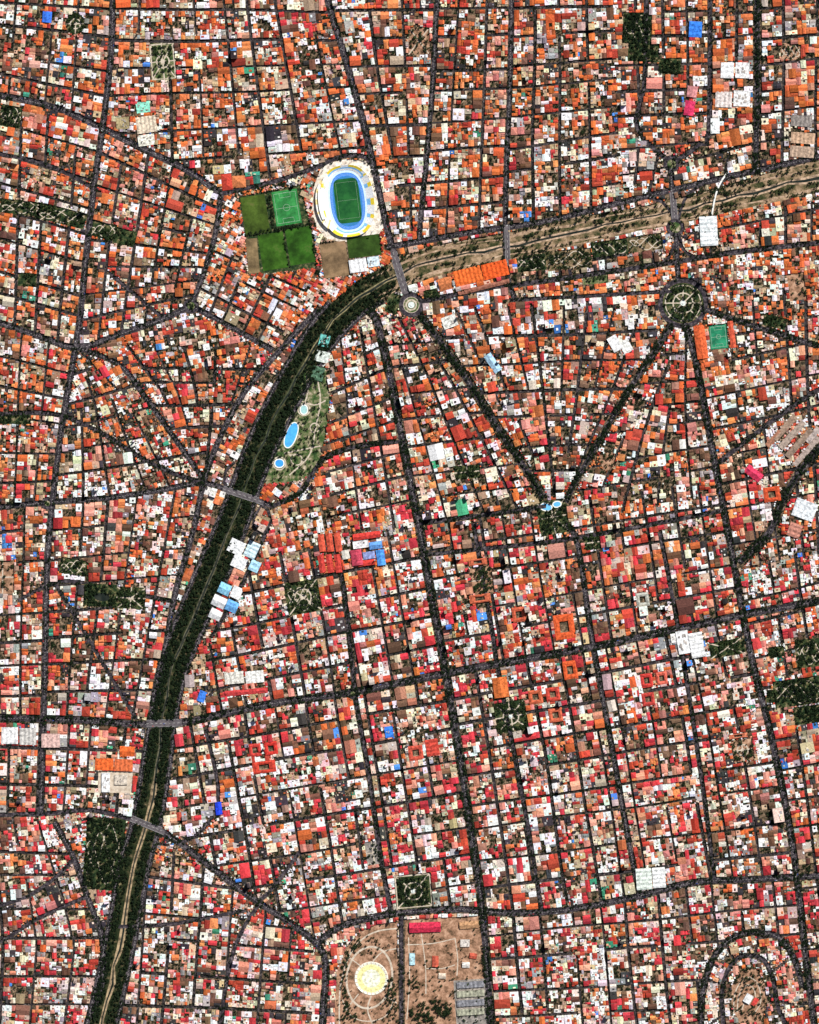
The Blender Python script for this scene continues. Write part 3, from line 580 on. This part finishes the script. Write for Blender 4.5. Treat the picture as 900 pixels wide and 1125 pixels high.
for i,(pts,w,td) in enumerate(Mj):
    P=resample(pts,7); z=0.72+i*0.006
    aveA.add(ribbon([tuple(p) for p in P],w,z))
    mg=1.4+min(3.6,max(0,td-1)*1.1)
    for k in range(len(P)-1): ras_seg(P[k],P[k+1],w+mg)
    L=np.concatenate([[0],np.cumsum(np.linalg.norm(np.diff(P,axis=0),axis=1))])
    if w>=5:
        n=int(L[-1]/3)
        for k in range(0,n):
            a=sample_at(P,(k)/n); b=sample_at(P,(k+.5)/n); markA.add(ribbon([tuple(a),tuple(b)],.2,1.25))
    n=int(L[-1]*td/1.5)
    for k in range(n):
        t=random.random(); p=sample_at(P,t); q=sample_at(P,min(1,t+.004)); p0=sample_at(P,max(0,t-.004)); d=q-p0; d/=np.linalg.norm(d)+1e-9
        o=random.choice((-1,1))*(w/2+random.uniform(-1.6,.8+(1.8 if td>3 else .4))) if random.random()<(.85 if td<3.3 else .6) else random.uniform(-1.2,1.2)
        if random.random()<.3+.7*(math.sin(t*L[-1]/9+i)>-.6): tree(p[0]-d[1]*o,p[1]+d[0]*o,random.uniform(.8,1.9 if td>2 else 1.6),'avenue',.13)
for j,(cx,cy,r,w) in enumerate(((452,335,11,5),(750.5,333,25,5),(738,180,7,4),(210,336,6.5,4),(742,250,8,3.6),(52,553,5,3.5),(388,762,4.5,3))):
    p=ell(cx,cy,r,r,0,32); p+=p[:2]
    v,f=ribbon(p,w,1.17+j*.008); aveA.add((v,f[1:]))
    for k in range(32): ras_seg(p[k],p[k+1],w+1.5,False)
    ras_poly(ell(cx,cy,r,r,0,20))
    if j!=1:
        ground_patch('roundabout_lawn',ell(cx,cy,r-w/2-.3,r-w/2-.3,0,24),M_LAWN,1.3)
        if j==0: path_ring(cx,cy,5.5,1.6,1.36); path_ring(cx,cy,8.6,.6,1.38)
        else:
            for k in range(5): a_=random.uniform(0,6.28); rr=r*random.uniform(.1,.4); tree(cx+rr*math.cos(a_),cy+rr*math.sin(a_),random.uniform(.7,1.2),'park')
def patch(Lp,Rp,nu,nt,clip=None,w=2.5,omit=.12,avoid=None,z=[0]):
    k=z[0]; z[0]+=1
    us=np.linspace(0,1,nu+1)[1:-1]; ts=np.linspace(0,1,nt+1)
    us=us+rng.uniform(-.16,.16,len(us))/nu; ts=ts+rng.uniform(-.16,.16,len(ts))/nt
    def valid(x,y):
        if x<X0+1 or x>X1-1 or y<Y0+1 or y>Y1-1: return False
        if is_res(x,y): return False
        if clip is not None and not inpoly(np.array(x),np.array(y),clip): return False
        if avoid and avoid(x,y): return False
        return True
    def draw(pts,ok,zz):
        ww=w*random.uniform(.7,1.35); run=[]; td=random.choice((.4,.8,1.6,2.6))
        ph=random.uniform(0,6); am=random.uniform(0,1.1)
        pts=[np.array(p)+np.array([math.sin(j*.11+ph),math.cos(j*.13+ph)])*am for j,p in enumerate(pts)]
        for idx,(p,o) in enumerate(zip(pts,ok)):
            if o: run.append(tuple(p))
            if (not o) or idx==len(pts)-1:
                if len(run)>2:
                    roadA.add(ribbon(run,ww,zz))
                    for a,b in zip(run[:-1],run[1:]): ras_seg(a,b,ww+.9)
                    for _ in range(int(len(run)*td)):
                        q=random.choice(run); tree(q[0]+random.uniform(-2.2,2.2),q[1]+random.uniform(-2.2,2.2),random.uniform(.6,1.3),'street',.12)
                run=[]
    for iu,u in enumerate(us):
        om=rng.random(nt)<omit
        tt=np.linspace(0,1,max(8,nt*8)); A_=sample_at(Lp,tt); B_=sample_at(Rp,tt)
        sp=np.linalg.norm(B_-A_,axis=1)/nu; pts=list(A_*(1-u)+B_*u)
        step=np.where(sp<9,4,np.where(sp<17,2,1))
        ok=[valid(p[0],p[1]) and not om[min(nt-1,int(t*nt))] and ((iu+1)%s==0) for p,t,s in zip(pts,tt,step)]
        draw(pts,ok,0.10+k*.007)
    for t in ts[1:-1] if nt>1 else []:
        a=sample_at(Lp,t); b=sample_at(Rp,min(1,t)); n=max(8,int(np.linalg.norm(b-a)/4)); om=rng.random(nu)<omit
        pts=[a*(1-s)+b*s for s in np.linspace(0,1,n)]
        ok=[valid(p[0],p[1]) and not om[min(nu-1,int(s*nu))] for p,s in zip(pts,np.linspace(0,1,n))]
        draw(pts,ok,0.41+k*.007)
hsav=lambda x,y: ((x-824)/50)**2+((y-1095)/66)**2<1
patch([(490,740),(505,830),(520,930),(530,1001)],[(818,677),(845,800),(873,963)],11,9)
patch([(461,575),(475,660),(490,740)],[(797,525),(818,677)],11,5)
patch([(412,350),(430,420),(445,500),(461,575)],[(462,348),(515,420),(550,475),(600,560)],4,8)
patch([(465,340),(515,420),(600,548)],[(738,330),(690,430),(625,548)],9,7)
patch([(748,360),(690,440),(615,575)],[(755,360),(780,480),(797,540)],5,7)
patch([(765,345),(780,480),(810,625)],[(950,300),(950,600)],6,9)
patch([(812,625),(845,800),(900,1172)],[(945,590),(1010,1172)],4,17,avoid=hsav)
patch([(530,1001),(545,1172)],[(875,960),(900,1172)],11,6,avoid=hsav)
patch([(180,633),(210,795)],[(461,575),(490,740)],9,5,clip=[(300,556),(345,545),(365,592),(461,575),(490,740),(205,795),(232,700),(262,640)])
patch([(180,797),(225,1045)],[(490,740),(530,1001)],10,8,clip=[(200,795),(490,740),(530,1000),(430,1003),(380,1018),(350,1033),(275,983),(235,953),(172,908)])
patch([(355,385),(358,480),(366,592)],[(413,350),(445,500),(461,575)],3,8)
patch([(130,890),(110,1172)],[(365,930),(345,1172)],7,8,clip=[(160,915),(235,957),(345,1037),(345,1172),(120,1172)])
patch([(-10,-20),(-20,100)],[(125,-20),(115,138)],4,5); patch([(-10,105),(-10,355)],[(113,142),(84,382)],4,8)
patch([(-10,357),(-10,560)],[(82,384),(57,552)],3,6); patch([(-10,560),(-10,790)],[(57,552),(48,790)],2,8)
patch([(57,552),(48,790)],[(222,533),(166,790)],5,8); patch([(84,386),(57,552)],[(88,384),(155,430),(222,530)],5,6)
patch([(100,380),(155,430),(222,528)],[(310,380),(228,515)],6,6,clip=[(95,380),(210,338),(300,385),(330,370),(228,525)])
patch([(113,142),(85,382)],[(243,215),(210,338)],5,8)
patch([(125,-30),(113,215)],[(358,-20),(398,130),(414,190)],8,7,clip=[(125,-30),(358,-30),(412,186),(355,183),(300,198),(245,211),(110,138)])
patch([(238,250),(212,335)],[(352,295),(300,385)],5,4,clip=[(236,255),(272,300),(348,296),(352,330),(300,383),(212,336)])
patch([(360,-20),(437,268)],[(480,-20),(461,264)],3,9); patch([(480,-20),(461,264)],[(562,-20),(556,252)],3,9)
patch([(562,-20),(556,252)],[(672,-20),(682,226)],4,9); patch([(672,-20),(682,226)],[(780,-20),(778,140),(740,208)],4,8)
patch([(780,-20),(778,140),(745,208)],[(832,-20),(830,190)],2,7); patch([(832,-20),(830,190)],[(925,-20),(925,168)],3,7)
patch([(672,-20),(682,226)],[(673,-20),(684,226)],2,1); patch([(758,232),(758,285)],[(945,185),(945,262)],7,2,clip=[(752,250),(945,205),(945,262),(752,285)])
patch([(-20,790),(-20,895)],[(165,796),(152,902)],6,3); patch([(-30,895),(-30,1172)],[(60,903),(96,985),(112,1040),(90,1172)],4,8)
patch([(565,280),(565,310)],[(740,250),(740,290)],7,2)
for k,a in enumerate(range(150,400,22)):
    ca,sa_=math.cos(math.radians(a)),math.sin(math.radians(a)); p=(823+31*ca,1092+44*sa_); q=(823+49*ca,1092+65*sa_)
    if k%2==0: roadA.add(ribbon([p,q],2.4,.69)); ras_seg(p,q,3.4)
add('road',pymesh('road',roadA.v,roadA.f,M_ROAD),kind='structure')
add('avenue',pymesh('avenue',aveA.v,aveA.f,M_AVE),kind='structure')
add('road_marking',pymesh('road_marking',markA.v,markA.f,col_mat((.5,.5,.46),.2)),kind='structure')
add('path',pymesh('path',paths.v,paths.f,M_PATH),kind='structure')
g=9000; add('ground',pymesh('ground',[(-g,-g,0),(g,-g,0),(g,g,0),(-g,g,0)],[(0,1,2,3)],M_GROUND),kind='structure')
# ------------------------------------------------------------ label blocks
free=~blocked
parent=[]
def find(a):
    while parent[a]!=a: parent[a]=parent[parent[a]]; a=parent[a]
    return a
runs=[]; prev=[]
for y in range(NH):
    row=free[y]; d=np.diff(np.concatenate([[0],row.view(np.int8),[0]])); st=np.nonzero(d==1)[0].tolist(); en=np.nonzero(d==-1)[0].tolist()
    cur=[]; pi=0
    for a,b in zip(st,en):
        idn=len(parent); parent.append(idn)
        while pi<len(prev) and prev[pi][1]<=a: pi+=1
        k=pi
        while k<len(prev) and prev[k][0]<b:
            r=find(prev[k][2])
            if r!=find(idn): parent[find(idn)]=r
            k+=1
        cur.append((a,b,idn)); runs.append((y,a,b,idn))
    prev=cur
blocks={}
for y,a,b,i in runs: blocks.setdefault(find(i),[]).append((y,a,b))
# ------------------------------------------------------------ palettes (roof base colours)
PAL={'orange':(.80,.18,.055),'bright orange':(.92,.28,.10),'brick red':(.58,.075,.045),'crimson':(.70,.06,.075),'salmon':(.9,.36,.26),'pale pink':(.95,.72,.64),
 'tan':(.62,.43,.28),'white':(1.,1.,1.),'grey':(.46,.43,.42),'dark grey':(.055,.05,.055),'blue':(.09,.3,.85),'green':(.07,.36,.22),'cream':(.93,.8,.6),'brown':(.22,.11,.07)}
names=list(PAL); cols=np.array([PAL[n] for n in names])
#            or  bo  br  cr  sa  pp  ta  wh  gr  dg  bl   gn   cre  brn
WN=np.array([17, 11, 12, 2,  9,  7,  12, 16, 5,  5,  .4,  .4,  8,   11.])
WC=np.array([5,  4,  12, 15, 12, 11, 9,  16, 6,  6,  .7,  .7,  7,   9.])
WS=np.array([3,  3,  9,  13, 13, 13, 10, 18, 8,  6,  .6,  .7,  8,   8.])
def weights(x,y):
    s=1/(1+math.exp(-(y-520)/60)) if x>260 else 1/(1+math.exp(-(y-600)/90))
    w=WN*(1-s)+(WC if y<800 else WS)*s; return w/w.sum()
B=[]; nyard=0
for key,rs in blocks.items():
    n=sum(b-a for _,a,b in rs)
    if n<20: continue
    xs=np.concatenate([np.arange(a,b) for _,a,b in rs]); ys=np.concatenate([np.full(b-a,y) for y,a,b in rs])
    th=math.atan2(s4[ys,xs].sum(),c4[ys,xs].sum())/4
    px=(xs+.5)/R+X0; py=(ys+.5)/R+Y0
    c,s=math.cos(th),math.sin(th); u=px*c+py*s; v=-px*s+py*c
    wts=weights(px.mean(),py.mean()); wts=wts*rng.uniform(.5,1.6,len(wts)); wts/=wts.sum()
    base=rng.choice([4.6,5.6,7.2],p=[.4,.38,.22]); leafy=rng.uniform(.0,.16 if py.mean()<560 else .12); core=rng.uniform(.05,.4)
    bu,bv=(u.min()+u.max())/2,(v.min()+v.max())/2; su,sv=(u.max()-u.min())/2+1,(v.max()-v.min())/2+1
    stack=[(u,v,-1)]
    while stack:
        uu,vv,hint=stack.pop(); m=len(uu)
        if m<5: continue
        u0,u1,v0,v1=uu.min(),uu.max(),vv.min(),vv.max(); du,dv=u1-u0+.5,v1-v0+.5
        big=max(du,dv); L=base*rng.uniform(.6,1.25) if rng.random()<.92 else base*rng.uniform(1.6,2.3)
        fill=m/(R*R)/(du*dv)
        if big>L*1.3 or (fill<.74 and big>2.4) or (max(du,dv)/min(du,dv)>3 and big>4.5):
            t=rng.uniform(.3,.7)
            if hint<0 and big<18 and rng.random()<.5: hint=rng.choice(len(names),p=wts)
            if du>=dv: k=uu<u0+du*t-.25
            else: k=vv<v0+dv*t-.25
            if 0<k.sum()<m: stack.append((uu[k],vv[k],hint)); stack.append((uu[~k],vv[~k],hint))
            continue
        if min(du,dv)<1.1: continue
        cu,cv=(u0+u1)/2,(v0+v1)/2; x=cu*c-cv*s; y=cu*s+cv*c
        inner=abs(cu-bu)<su*.45 and abs(cv-bv)<sv*.45 and su>7
        if rng.random()<leafy+.06+(core if inner else 0):
            nyard+=1
            for _ in range(max(1,int(du*dv/6))):
                if rng.random()<.62: tree(x+rng.uniform(-.3,.3)*du,y+rng.uniform(-.3,.3)*dv,rng.uniform(.7,1.6),'yard',.25)
            continue
        g1=rng.uniform(.0,.65); g2=rng.uniform(.0,.65)
        sh1=rng.uniform(-.3,.3)*g1; sh2=rng.uniform(-.3,.3)*g2
        hu,hv=(du-g1)/2,(dv-g2)/2; cu+=sh1; cv+=sh2; x=cu*c-cv*s; y=cu*s+cv*c
        ci=hint if hint>=0 and rng.random()<.6 else rng.choice(len(names),p=wts)
        tile=ci in(0,1,2,3,4,13)
        h=rng.uniform(3.0,9.5)
        cen=math.exp(-(((x-560)/190)**2+((y-600)/220)**2))
        if rng.random()<.012+.07*cen and not tile: h=rng.uniform(13,36)
        B.append((x,y,max(hu,.4),max(hv,.4),th+rng.normal()*.03,h,(1 if rng.random()<.75 else 2) if tile else (0 if rng.random()<.75 else 1),ci))
B=np.array(B,float)
print('buildings',len(B),'yards',nyard,'trees',len(T))
def bmesh_arrays(B,z0=None):
    n=len(B); x=(B[:,0]-450)*S; y=(562.5-B[:,1])*S; a=-B[:,4].copy(); hu=B[:,2]*S; hv=B[:,3]*S
    sw=hv>hu; hu,hv=np.where(sw,hv,hu),np.where(sw,hu,hv); a=a+np.where(sw,math.pi/2,0)
    h=B[:,5]; rt=B[:,6]; rid=np.where(rt>0,hv*rng.uniform(.28,.55,n),0.0); k=np.where(rt==2,1-np.minimum(.9,hv/hu),1.0)
    ca,sa=np.cos(a),np.sin(a); V=np.zeros((n,10,3)); zb=np.zeros(n) if z0 is None else z0
    for i,(p,q) in enumerate(((-1,-1),(1,-1),(1,1),(-1,1))):
        lx=p*hu; ly=q*hv
        for o,z in ((0,zb),(4,h)):
            V[:,i+o,0]=x+lx*ca-ly*sa; V[:,i+o,1]=y+lx*sa+ly*ca; V[:,i+o,2]=z
    for i,p in ((8,-1),(9,1)):
        V[:,i,0]=x+p*hu*k*ca; V[:,i,1]=y+p*hu*k*sa; V[:,i,2]=h+rid
    F=[(0,1,5,4),(2,3,7,6),(1,2,6,5),(3,0,4,7),(4,5,9,8),(6,7,8,9),(5,6,9),(7,4,8)]
    counts=np.tile([4]*6+[3]*2,n); fl=np.array([i for f in F for i in f]); loops=(fl[None]+np.arange(n)[:,None]*10).ravel()
    lum=np.where(B[:,7]==7,rng.uniform(.85,1.05,n),rng.uniform(.5,1.25,n))[:,None]
    rc=cols[B[:,7].astype(int)]*lum*rng.uniform(.86,1.14,(n,3)); rc=np.clip(rc,0,.97)
    wc=np.clip(np.array([.45,.36,.28])*rng.uniform(.5,1.5,(n,1)),0,.8)
    C=np.zeros((n,8,3)); C[:,:4]=wc[:,None]; C[:,4:]=rc[:,None]
    return V,counts,loops,C,F
area=B[:,2]*B[:,3]; vis=(B[:,0]>5)&(B[:,0]<895)&(B[:,1]>5)&(B[:,1]<1120)
order=np.argsort(-np.where(vis,area,0)); indiv=order[:300]; rest=order[300:]
V,cn,lp,C,F=bmesh_arrays(B[rest])
fl=B[rest][(B[rest][:,6]==0)&(area[rest]>2.6)]; ex=fl.copy(); t=rng.uniform(-.6,.6,(len(ex),2)); c,s=np.cos(ex[:,4]),np.sin(ex[:,4])
ex[:,0]+=t[:,0]*ex[:,2]*c-t[:,1]*ex[:,3]*s; ex[:,1]+=t[:,0]*ex[:,2]*s+t[:,1]*ex[:,3]*c; ex[:,2]*=.3; ex[:,3]*=.3; zb=ex[:,5]-.1; ex[:,5]+=rng.uniform(1.5,3.2,len(ex)); ex[:,7]=rng.choice([0,2,6,7,8,9,12],len(ex))
V2,cn2,lp2,C2,_=bmesh_arrays(ex,zb)
me=mesh_np('dense_city_houses',np.concatenate([V.reshape(-1,3),V2.reshape(-1,3)]),np.concatenate([cn,cn2]),np.concatenate([lp,lp2+len(rest)*10]),np.concatenate([C.reshape(-1,3),C2.reshape(-1,3)]),M_BLD)
add('city_houses',me,kind='stuff',label='dense mass of small red, orange and white roofs',category='houses')
V,_,_,C,_=bmesh_arrays(B[indiv])
rn=['flat','gabled','hipped']
for k,i in enumerate(indiv):
    b=B[i]; cx,cy=W(b[0],b[1]); vv=V[k]-np.array([cx,cy,0]); nm=names[int(b[7])]; tall=b[5]>13
    wm=mesh_np('wall',vv[:8],[4]*4,[i_ for f in F[:4] for i_ in f],C[k,:4],M_BLD)
    rv=[tuple(q) for q in vv[4:]+np.array([0,0,.03])]; rf=[tuple(i_-4 for i_ in f) for f in F[4:]]; rc=list(C[k,4:])
    if b[6]==0:
        e0=np.array(rv[1])-np.array(rv[0]); e1=np.array(rv[3])-np.array(rv[0])
        for _ in range(random.randint(2,4)):
            s_,t_=random.uniform(.05,.7),random.uniform(.05,.7); ds,dt=random.uniform(.1,.25),random.uniform(.1,.25); q0=len(rv); zt=random.uniform(1.5,3.2)
            cs=[np.array(rv[0])+e0*a_+e1*b_ for a_,b_ in ((s_,t_),(s_+ds,t_),(s_+ds,t_+dt),(s_,t_+dt))]
            rv+=[(p[0],p[1],p[2]-.1) for p in cs]+[(p[0],p[1],p[2]+zt) for p in cs]
            rf+=[tuple(q0+j for j in f) for f in [(0,1,5,4),(1,2,6,5),(2,3,7,6),(3,0,4,7),(4,5,6,7)]]; rc+=[np.array(PAL[random.choice(('tan','white','grey','brick red','cream'))])]*5
    rm=mesh_np('roof',rv,[len(f) for f in rf],[i_ for f in rf for i_ in f],np.array(rc),M_BLD)
    o=add('office_building' if tall else 'house',wm,label=('tall ' if tall else 'wide ')+nm+' '+rn[int(b[6])]+'-roofed '+('building' if tall else 'house')+' in a dense city block',category='building' if tall else 'house',group='large roofs of the city blocks'); o.location=(cx,cy,0)
    add('roof',rm,o)
# ------------------------------------------------------------ trees
def onbridge(x,y):
    for p,q,w,_ in BR:
        dx,dy=q[0]-p[0],q[1]-p[1]; t=max(0,min(1,((x-p[0])*dx+(y-p[1])*dy)/(dx*dx+dy*dy)))
        if math.hypot(x-p[0]-t*dx,y-p[1]-t*dy)<w/2+.8: return True
    for cx,cy,rx,ry in PL:
        if ((x-cx)/(rx+1))**2+((y-cy)/(ry+1))**2<1: return True
    return math.hypot(x-452,y-335)<7
T=[t for t in T if X0<t[0]<X1 and Y0<t[1]<Y1 and not onbridge(t[0],t[1])]
TA=np.array([(t[0],t[1],t[2],t[4]) for t in T])
def crown(nl,seed,leaf=.35):
    r=np.random.default_rng(seed); V=[];F=[];sh=[]
    cl=r.normal(size=(7,3)); cl/=np.linalg.norm(cl,axis=1)[:,None]; cl*=.5; cl[:,2]*=.6
    for i in range(nl):
        c=cl[r.integers(7)]; d=r.normal(size=3); d/=np.linalg.norm(d); p=c+d*r.uniform(.25,.55); p[2]*=.75
        n=d+r.normal(size=3)*.4; n/=np.linalg.norm(n); a=np.cross(n,[.3,.5,.8]); a/=np.linalg.norm(a); b=np.cross(n,a); s=leaf*r.uniform(.6,1.2)
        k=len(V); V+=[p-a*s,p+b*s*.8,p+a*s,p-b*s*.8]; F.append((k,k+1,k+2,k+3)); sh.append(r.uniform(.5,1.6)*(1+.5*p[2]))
    return np.array(V),np.array(F),np.array(sh)
lc=np.array([[.004,.011,.005],[.025,.06,.014],[.055,.085,.025]])
def leafcol(s):
    s=np.clip(s,0,1)[:,None]; return lc[0]*(1-s)+lc[2]*s
o2=np.argsort(-np.where((TA[:,0]>3)&(TA[:,0]<897)&(TA[:,1]>3)&(TA[:,1]<1122),TA[:,2],0)); it=o2[:300]; rt=o2[300:]
VV=[];LL=[];CCc=[];base=0
for tv in range(4):
    cv,cf_,sh=crown(18,tv,.46); idx=rt[tv::4]; t=TA[idx]; n=len(idx)
    r=t[:,2]*S; hgt=r*1.1+1.5; an=rng.uniform(0,6.28,n); ca,sa_=np.cos(an),np.sin(an)
    P=np.zeros((n,len(cv),3)); P[:,:,0]=(t[:,0:1]-450)*S+r[:,None]*(cv[None,:,0]*ca[:,None]-cv[None,:,1]*sa_[:,None])
    P[:,:,1]=(562.5-t[:,1:2])*S+r[:,None]*(cv[None,:,0]*sa_[:,None]+cv[None,:,1]*ca[:,None]); P[:,:,2]=hgt[:,None]+r[:,None]*cv[None,:,2]*.9
    VV.append(P.reshape(-1,3)); LL.append((cf_.ravel()[None]+np.arange(n)[:,None]*len(cv)+base).ravel()); base+=n*len(cv)
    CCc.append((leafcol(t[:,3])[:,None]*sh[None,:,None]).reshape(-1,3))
VV=np.concatenate(VV); LL=np.concatenate(LL); CCc=np.concatenate(CCc)
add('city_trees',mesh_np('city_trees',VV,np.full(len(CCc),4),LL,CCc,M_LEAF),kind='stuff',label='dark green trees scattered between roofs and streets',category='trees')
tv=[]
for k in range(5):
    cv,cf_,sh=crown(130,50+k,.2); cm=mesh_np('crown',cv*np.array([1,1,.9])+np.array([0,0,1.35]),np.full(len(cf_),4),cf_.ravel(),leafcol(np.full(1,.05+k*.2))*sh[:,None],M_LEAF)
    v=[];f=[]
    def limb(p,q,r0,r1):
        b=len(v); p=np.array(p);q=np.array(q)
        for c,r in((p,r0),(q,r1)):
            for a in range(5): v.append(tuple(c+np.array([math.cos(a*1.257)*r,math.sin(a*1.257)*r,0])))
        for a in range(5): f.append((b+a,b+(a+1)%5,b+5+(a+1)%5,b+5+a))
    limb((0,0,0),(.02,0,.9),.09,.06)
    for a in range(4): limb((.02,0,.8),(.4*math.cos(a*1.6+k),.4*math.sin(a*1.6+k),1.35),.045,.015)
    tv.append((cm,pymesh('trunk',v,f,M_BARK)))
TL={'park':'leafy green tree on a city park lawn','river':'dense green tree on the river bank','avenue':'round green tree lining a busy avenue','street':'small green tree beside a street','yard':'green tree in a yard between houses'}
for i in it:
    x,y,r,s=TA[i]; k=int(min(4,s*5)); e=bpy.data.objects.new('tree',None); link(e); e.location=(*W(x,y),0); e.rotation_euler=(0,0,random.uniform(0,6)); e.scale=(r*S,)*3
    e['label']=TL[T[i][3]]; e['category']='tree'; e['group']='broad trees of parks and avenues'
    add('trunk',tv[k][1],e); add('crown',tv[k][0],e)
# ------------------------------------------------------------ cars
cb=[(-2.2,-.9,.3),(2.2,-.9,.3),(2.2,.9,.3),(-2.2,.9,.3),(-2.2,-.9,.95),(2.2,-.9,.85),(2.2,.9,.85),(-2.2,.9,.95),(-1.6,-.8,.95),(1.0,-.8,.92),(1.0,.8,.92),(-1.6,.8,.95),(-1.1,-.65,1.5),(.4,-.65,1.5),(.4,.65,1.5),(-1.1,.65,1.5)]
cfc=[(0,1,5,4),(1,2,6,5),(2,3,7,6),(3,0,4,7),(4,5,9,8),(5,6,10,9),(6,7,11,10),(7,4,8,11),(8,9,13,12),(9,10,14,13),(10,11,15,14),(11,8,12,15),(12,13,14,15)]
cars=[]
for nm,c in (('white',(.8,.8,.8)),('red',(.6,.03,.03)),('silver',(.5,.5,.52)),('dark',(.03,.03,.04)),('blue',(.05,.12,.5))):
    cc=np.tile(c,(13,1)); cc[8:12]=.02; cars.append((nm,pymesh('car',cb,cfc,M_CAR,cc)))
for k in range(240):
    pts,w,_=Mj[random.choice([0,2,3,4,5,8,9,10,13,20])]; P=resample(pts,7); t=random.uniform(.05,.95); p=sample_at(P,t); q=sample_at(P,t+.004); d=(q-p)/(np.linalg.norm(q-p)+1e-9); sd=random.choice((-1,1)); o=sd*random.choice((.2,.36))*w
    if not(0<p[0]<900 and 0<p[1]<1125): continue
    nm,me=random.choice(cars); e=add('car',me,label=nm+' car driving along a wide avenue',category='car',group='cars on the avenues')
    e.location=(*W(p[0]-d[1]*o,p[1]+d[0]*o),2.1 if onbridge(*p) else 1.1); e.rotation_euler=(0,0,math.atan2(-d[1],d[0]))
# footbridge
P=resample([(799,190),(792,200),(787,212),(784,225),(782,238)],3); n=len(P)
v,f=ribbon([tuple(q) for q in P],1.8,3)
v=[(a,b,3+5*math.sin(math.pi*(i%n)/(n-1))) for i,(a,b,_) in enumerate(v)]
b=len(v); v+=[(a,b_,z-.6) for a,b_,z in v]; f=f+[tuple(i+b for i in q[::-1]) for q in f]+[(i,b+i,b+i+1,i+1) for i in range(n-1)]+[(n+i+1,b+n+i+1,b+n+i,n+i) for i in range(n-1)]
add('footbridge',pymesh('footbridge',v,f,col_mat((.8,.8,.75),.05)),label='white arched footbridge crossing the river channel',category='bridge')
def bridge(p,q,w,label):
    v,f=ribbon([p,q],w,2.0); b=len(v); v+=[(x,y,.3) for x,y,z in v]; f+=[(0,4,5,1),(3,7,6,2)]
    o=add('road_bridge',pymesh('deck',v,f,M_DECK),label=label,category='bridge')
    for s in (0,1):
        a=np.array(v[0+2*s]); c=np.array(v[1+2*s]); d=np.array([0,0,1.1]); dd=(c-a)/np.linalg.norm(c-a); nn=np.array([-dd[1],dd[0],0])*.5
        add('parapet',pymesh('parapet',[tuple(a),tuple(c),tuple(c+d),tuple(a+d),tuple(a+nn),tuple(c+nn),tuple(c+d+nn),tuple(a+d+nn)],[(0,1,2,3),(4,7,6,5),(3,2,6,7),(0,3,7,4),(1,5,6,2)],col_mat((.6,.6,.58),.1)),o)
    A=Acc(); n=8
    for k in range(n):
        a=(p[0]+(q[0]-p[0])*k/n,p[1]+(q[1]-p[1])*k/n); c=(p[0]+(q[0]-p[0])*(k+.5)/n,p[1]+(q[1]-p[1])*(k+.5)/n); A.add(ribbon([a,c],.25,2.1))
    add('lane_line',pymesh('lane_line',A.v,A.f,col_mat((.6,.6,.55),.1)),o)
for b_ in BR: bridge(*b_)
# ------------------------------------------------------------ light & camera
w=bpy.data.worlds.new('World'); scene.world=w; w.use_nodes=True; nt=w.node_tree
sky=nt.nodes.new('ShaderNodeTexSky'); sky.sky_type='NISHITA'; sky.sun_disc=False; sky.sun_elevation=math.radians(52); sky.sun_rotation=math.radians(37)
bg=nt.nodes['Background']; nt.links.new(sky.outputs[0],bg.inputs[0]); bg.inputs[1].default_value=0.05
sd=bpy.data.lights.new('sun','SUN'); sd.energy=5.0; sd.angle=math.radians(.5); sd.color=(1,.97,.92); so=bpy.data.objects.new('sun',sd); link(so); so.rotation_euler=(math.radians(38),0,math.radians(143))
cam=bpy.data.cameras.new('camera'); co=bpy.data.objects.new('camera',cam); link(co); co.location=(0,0,15000); cam.sensor_fit='VERTICAL'; cam.sensor_height=36; cam.lens=36*15000/3375; cam.clip_start=100; cam.clip_end=40000
scene.camera=co
scene.view_settings.view_transform='Standard'; scene.view_settings.look='None'; scene.view_settings.exposure=0
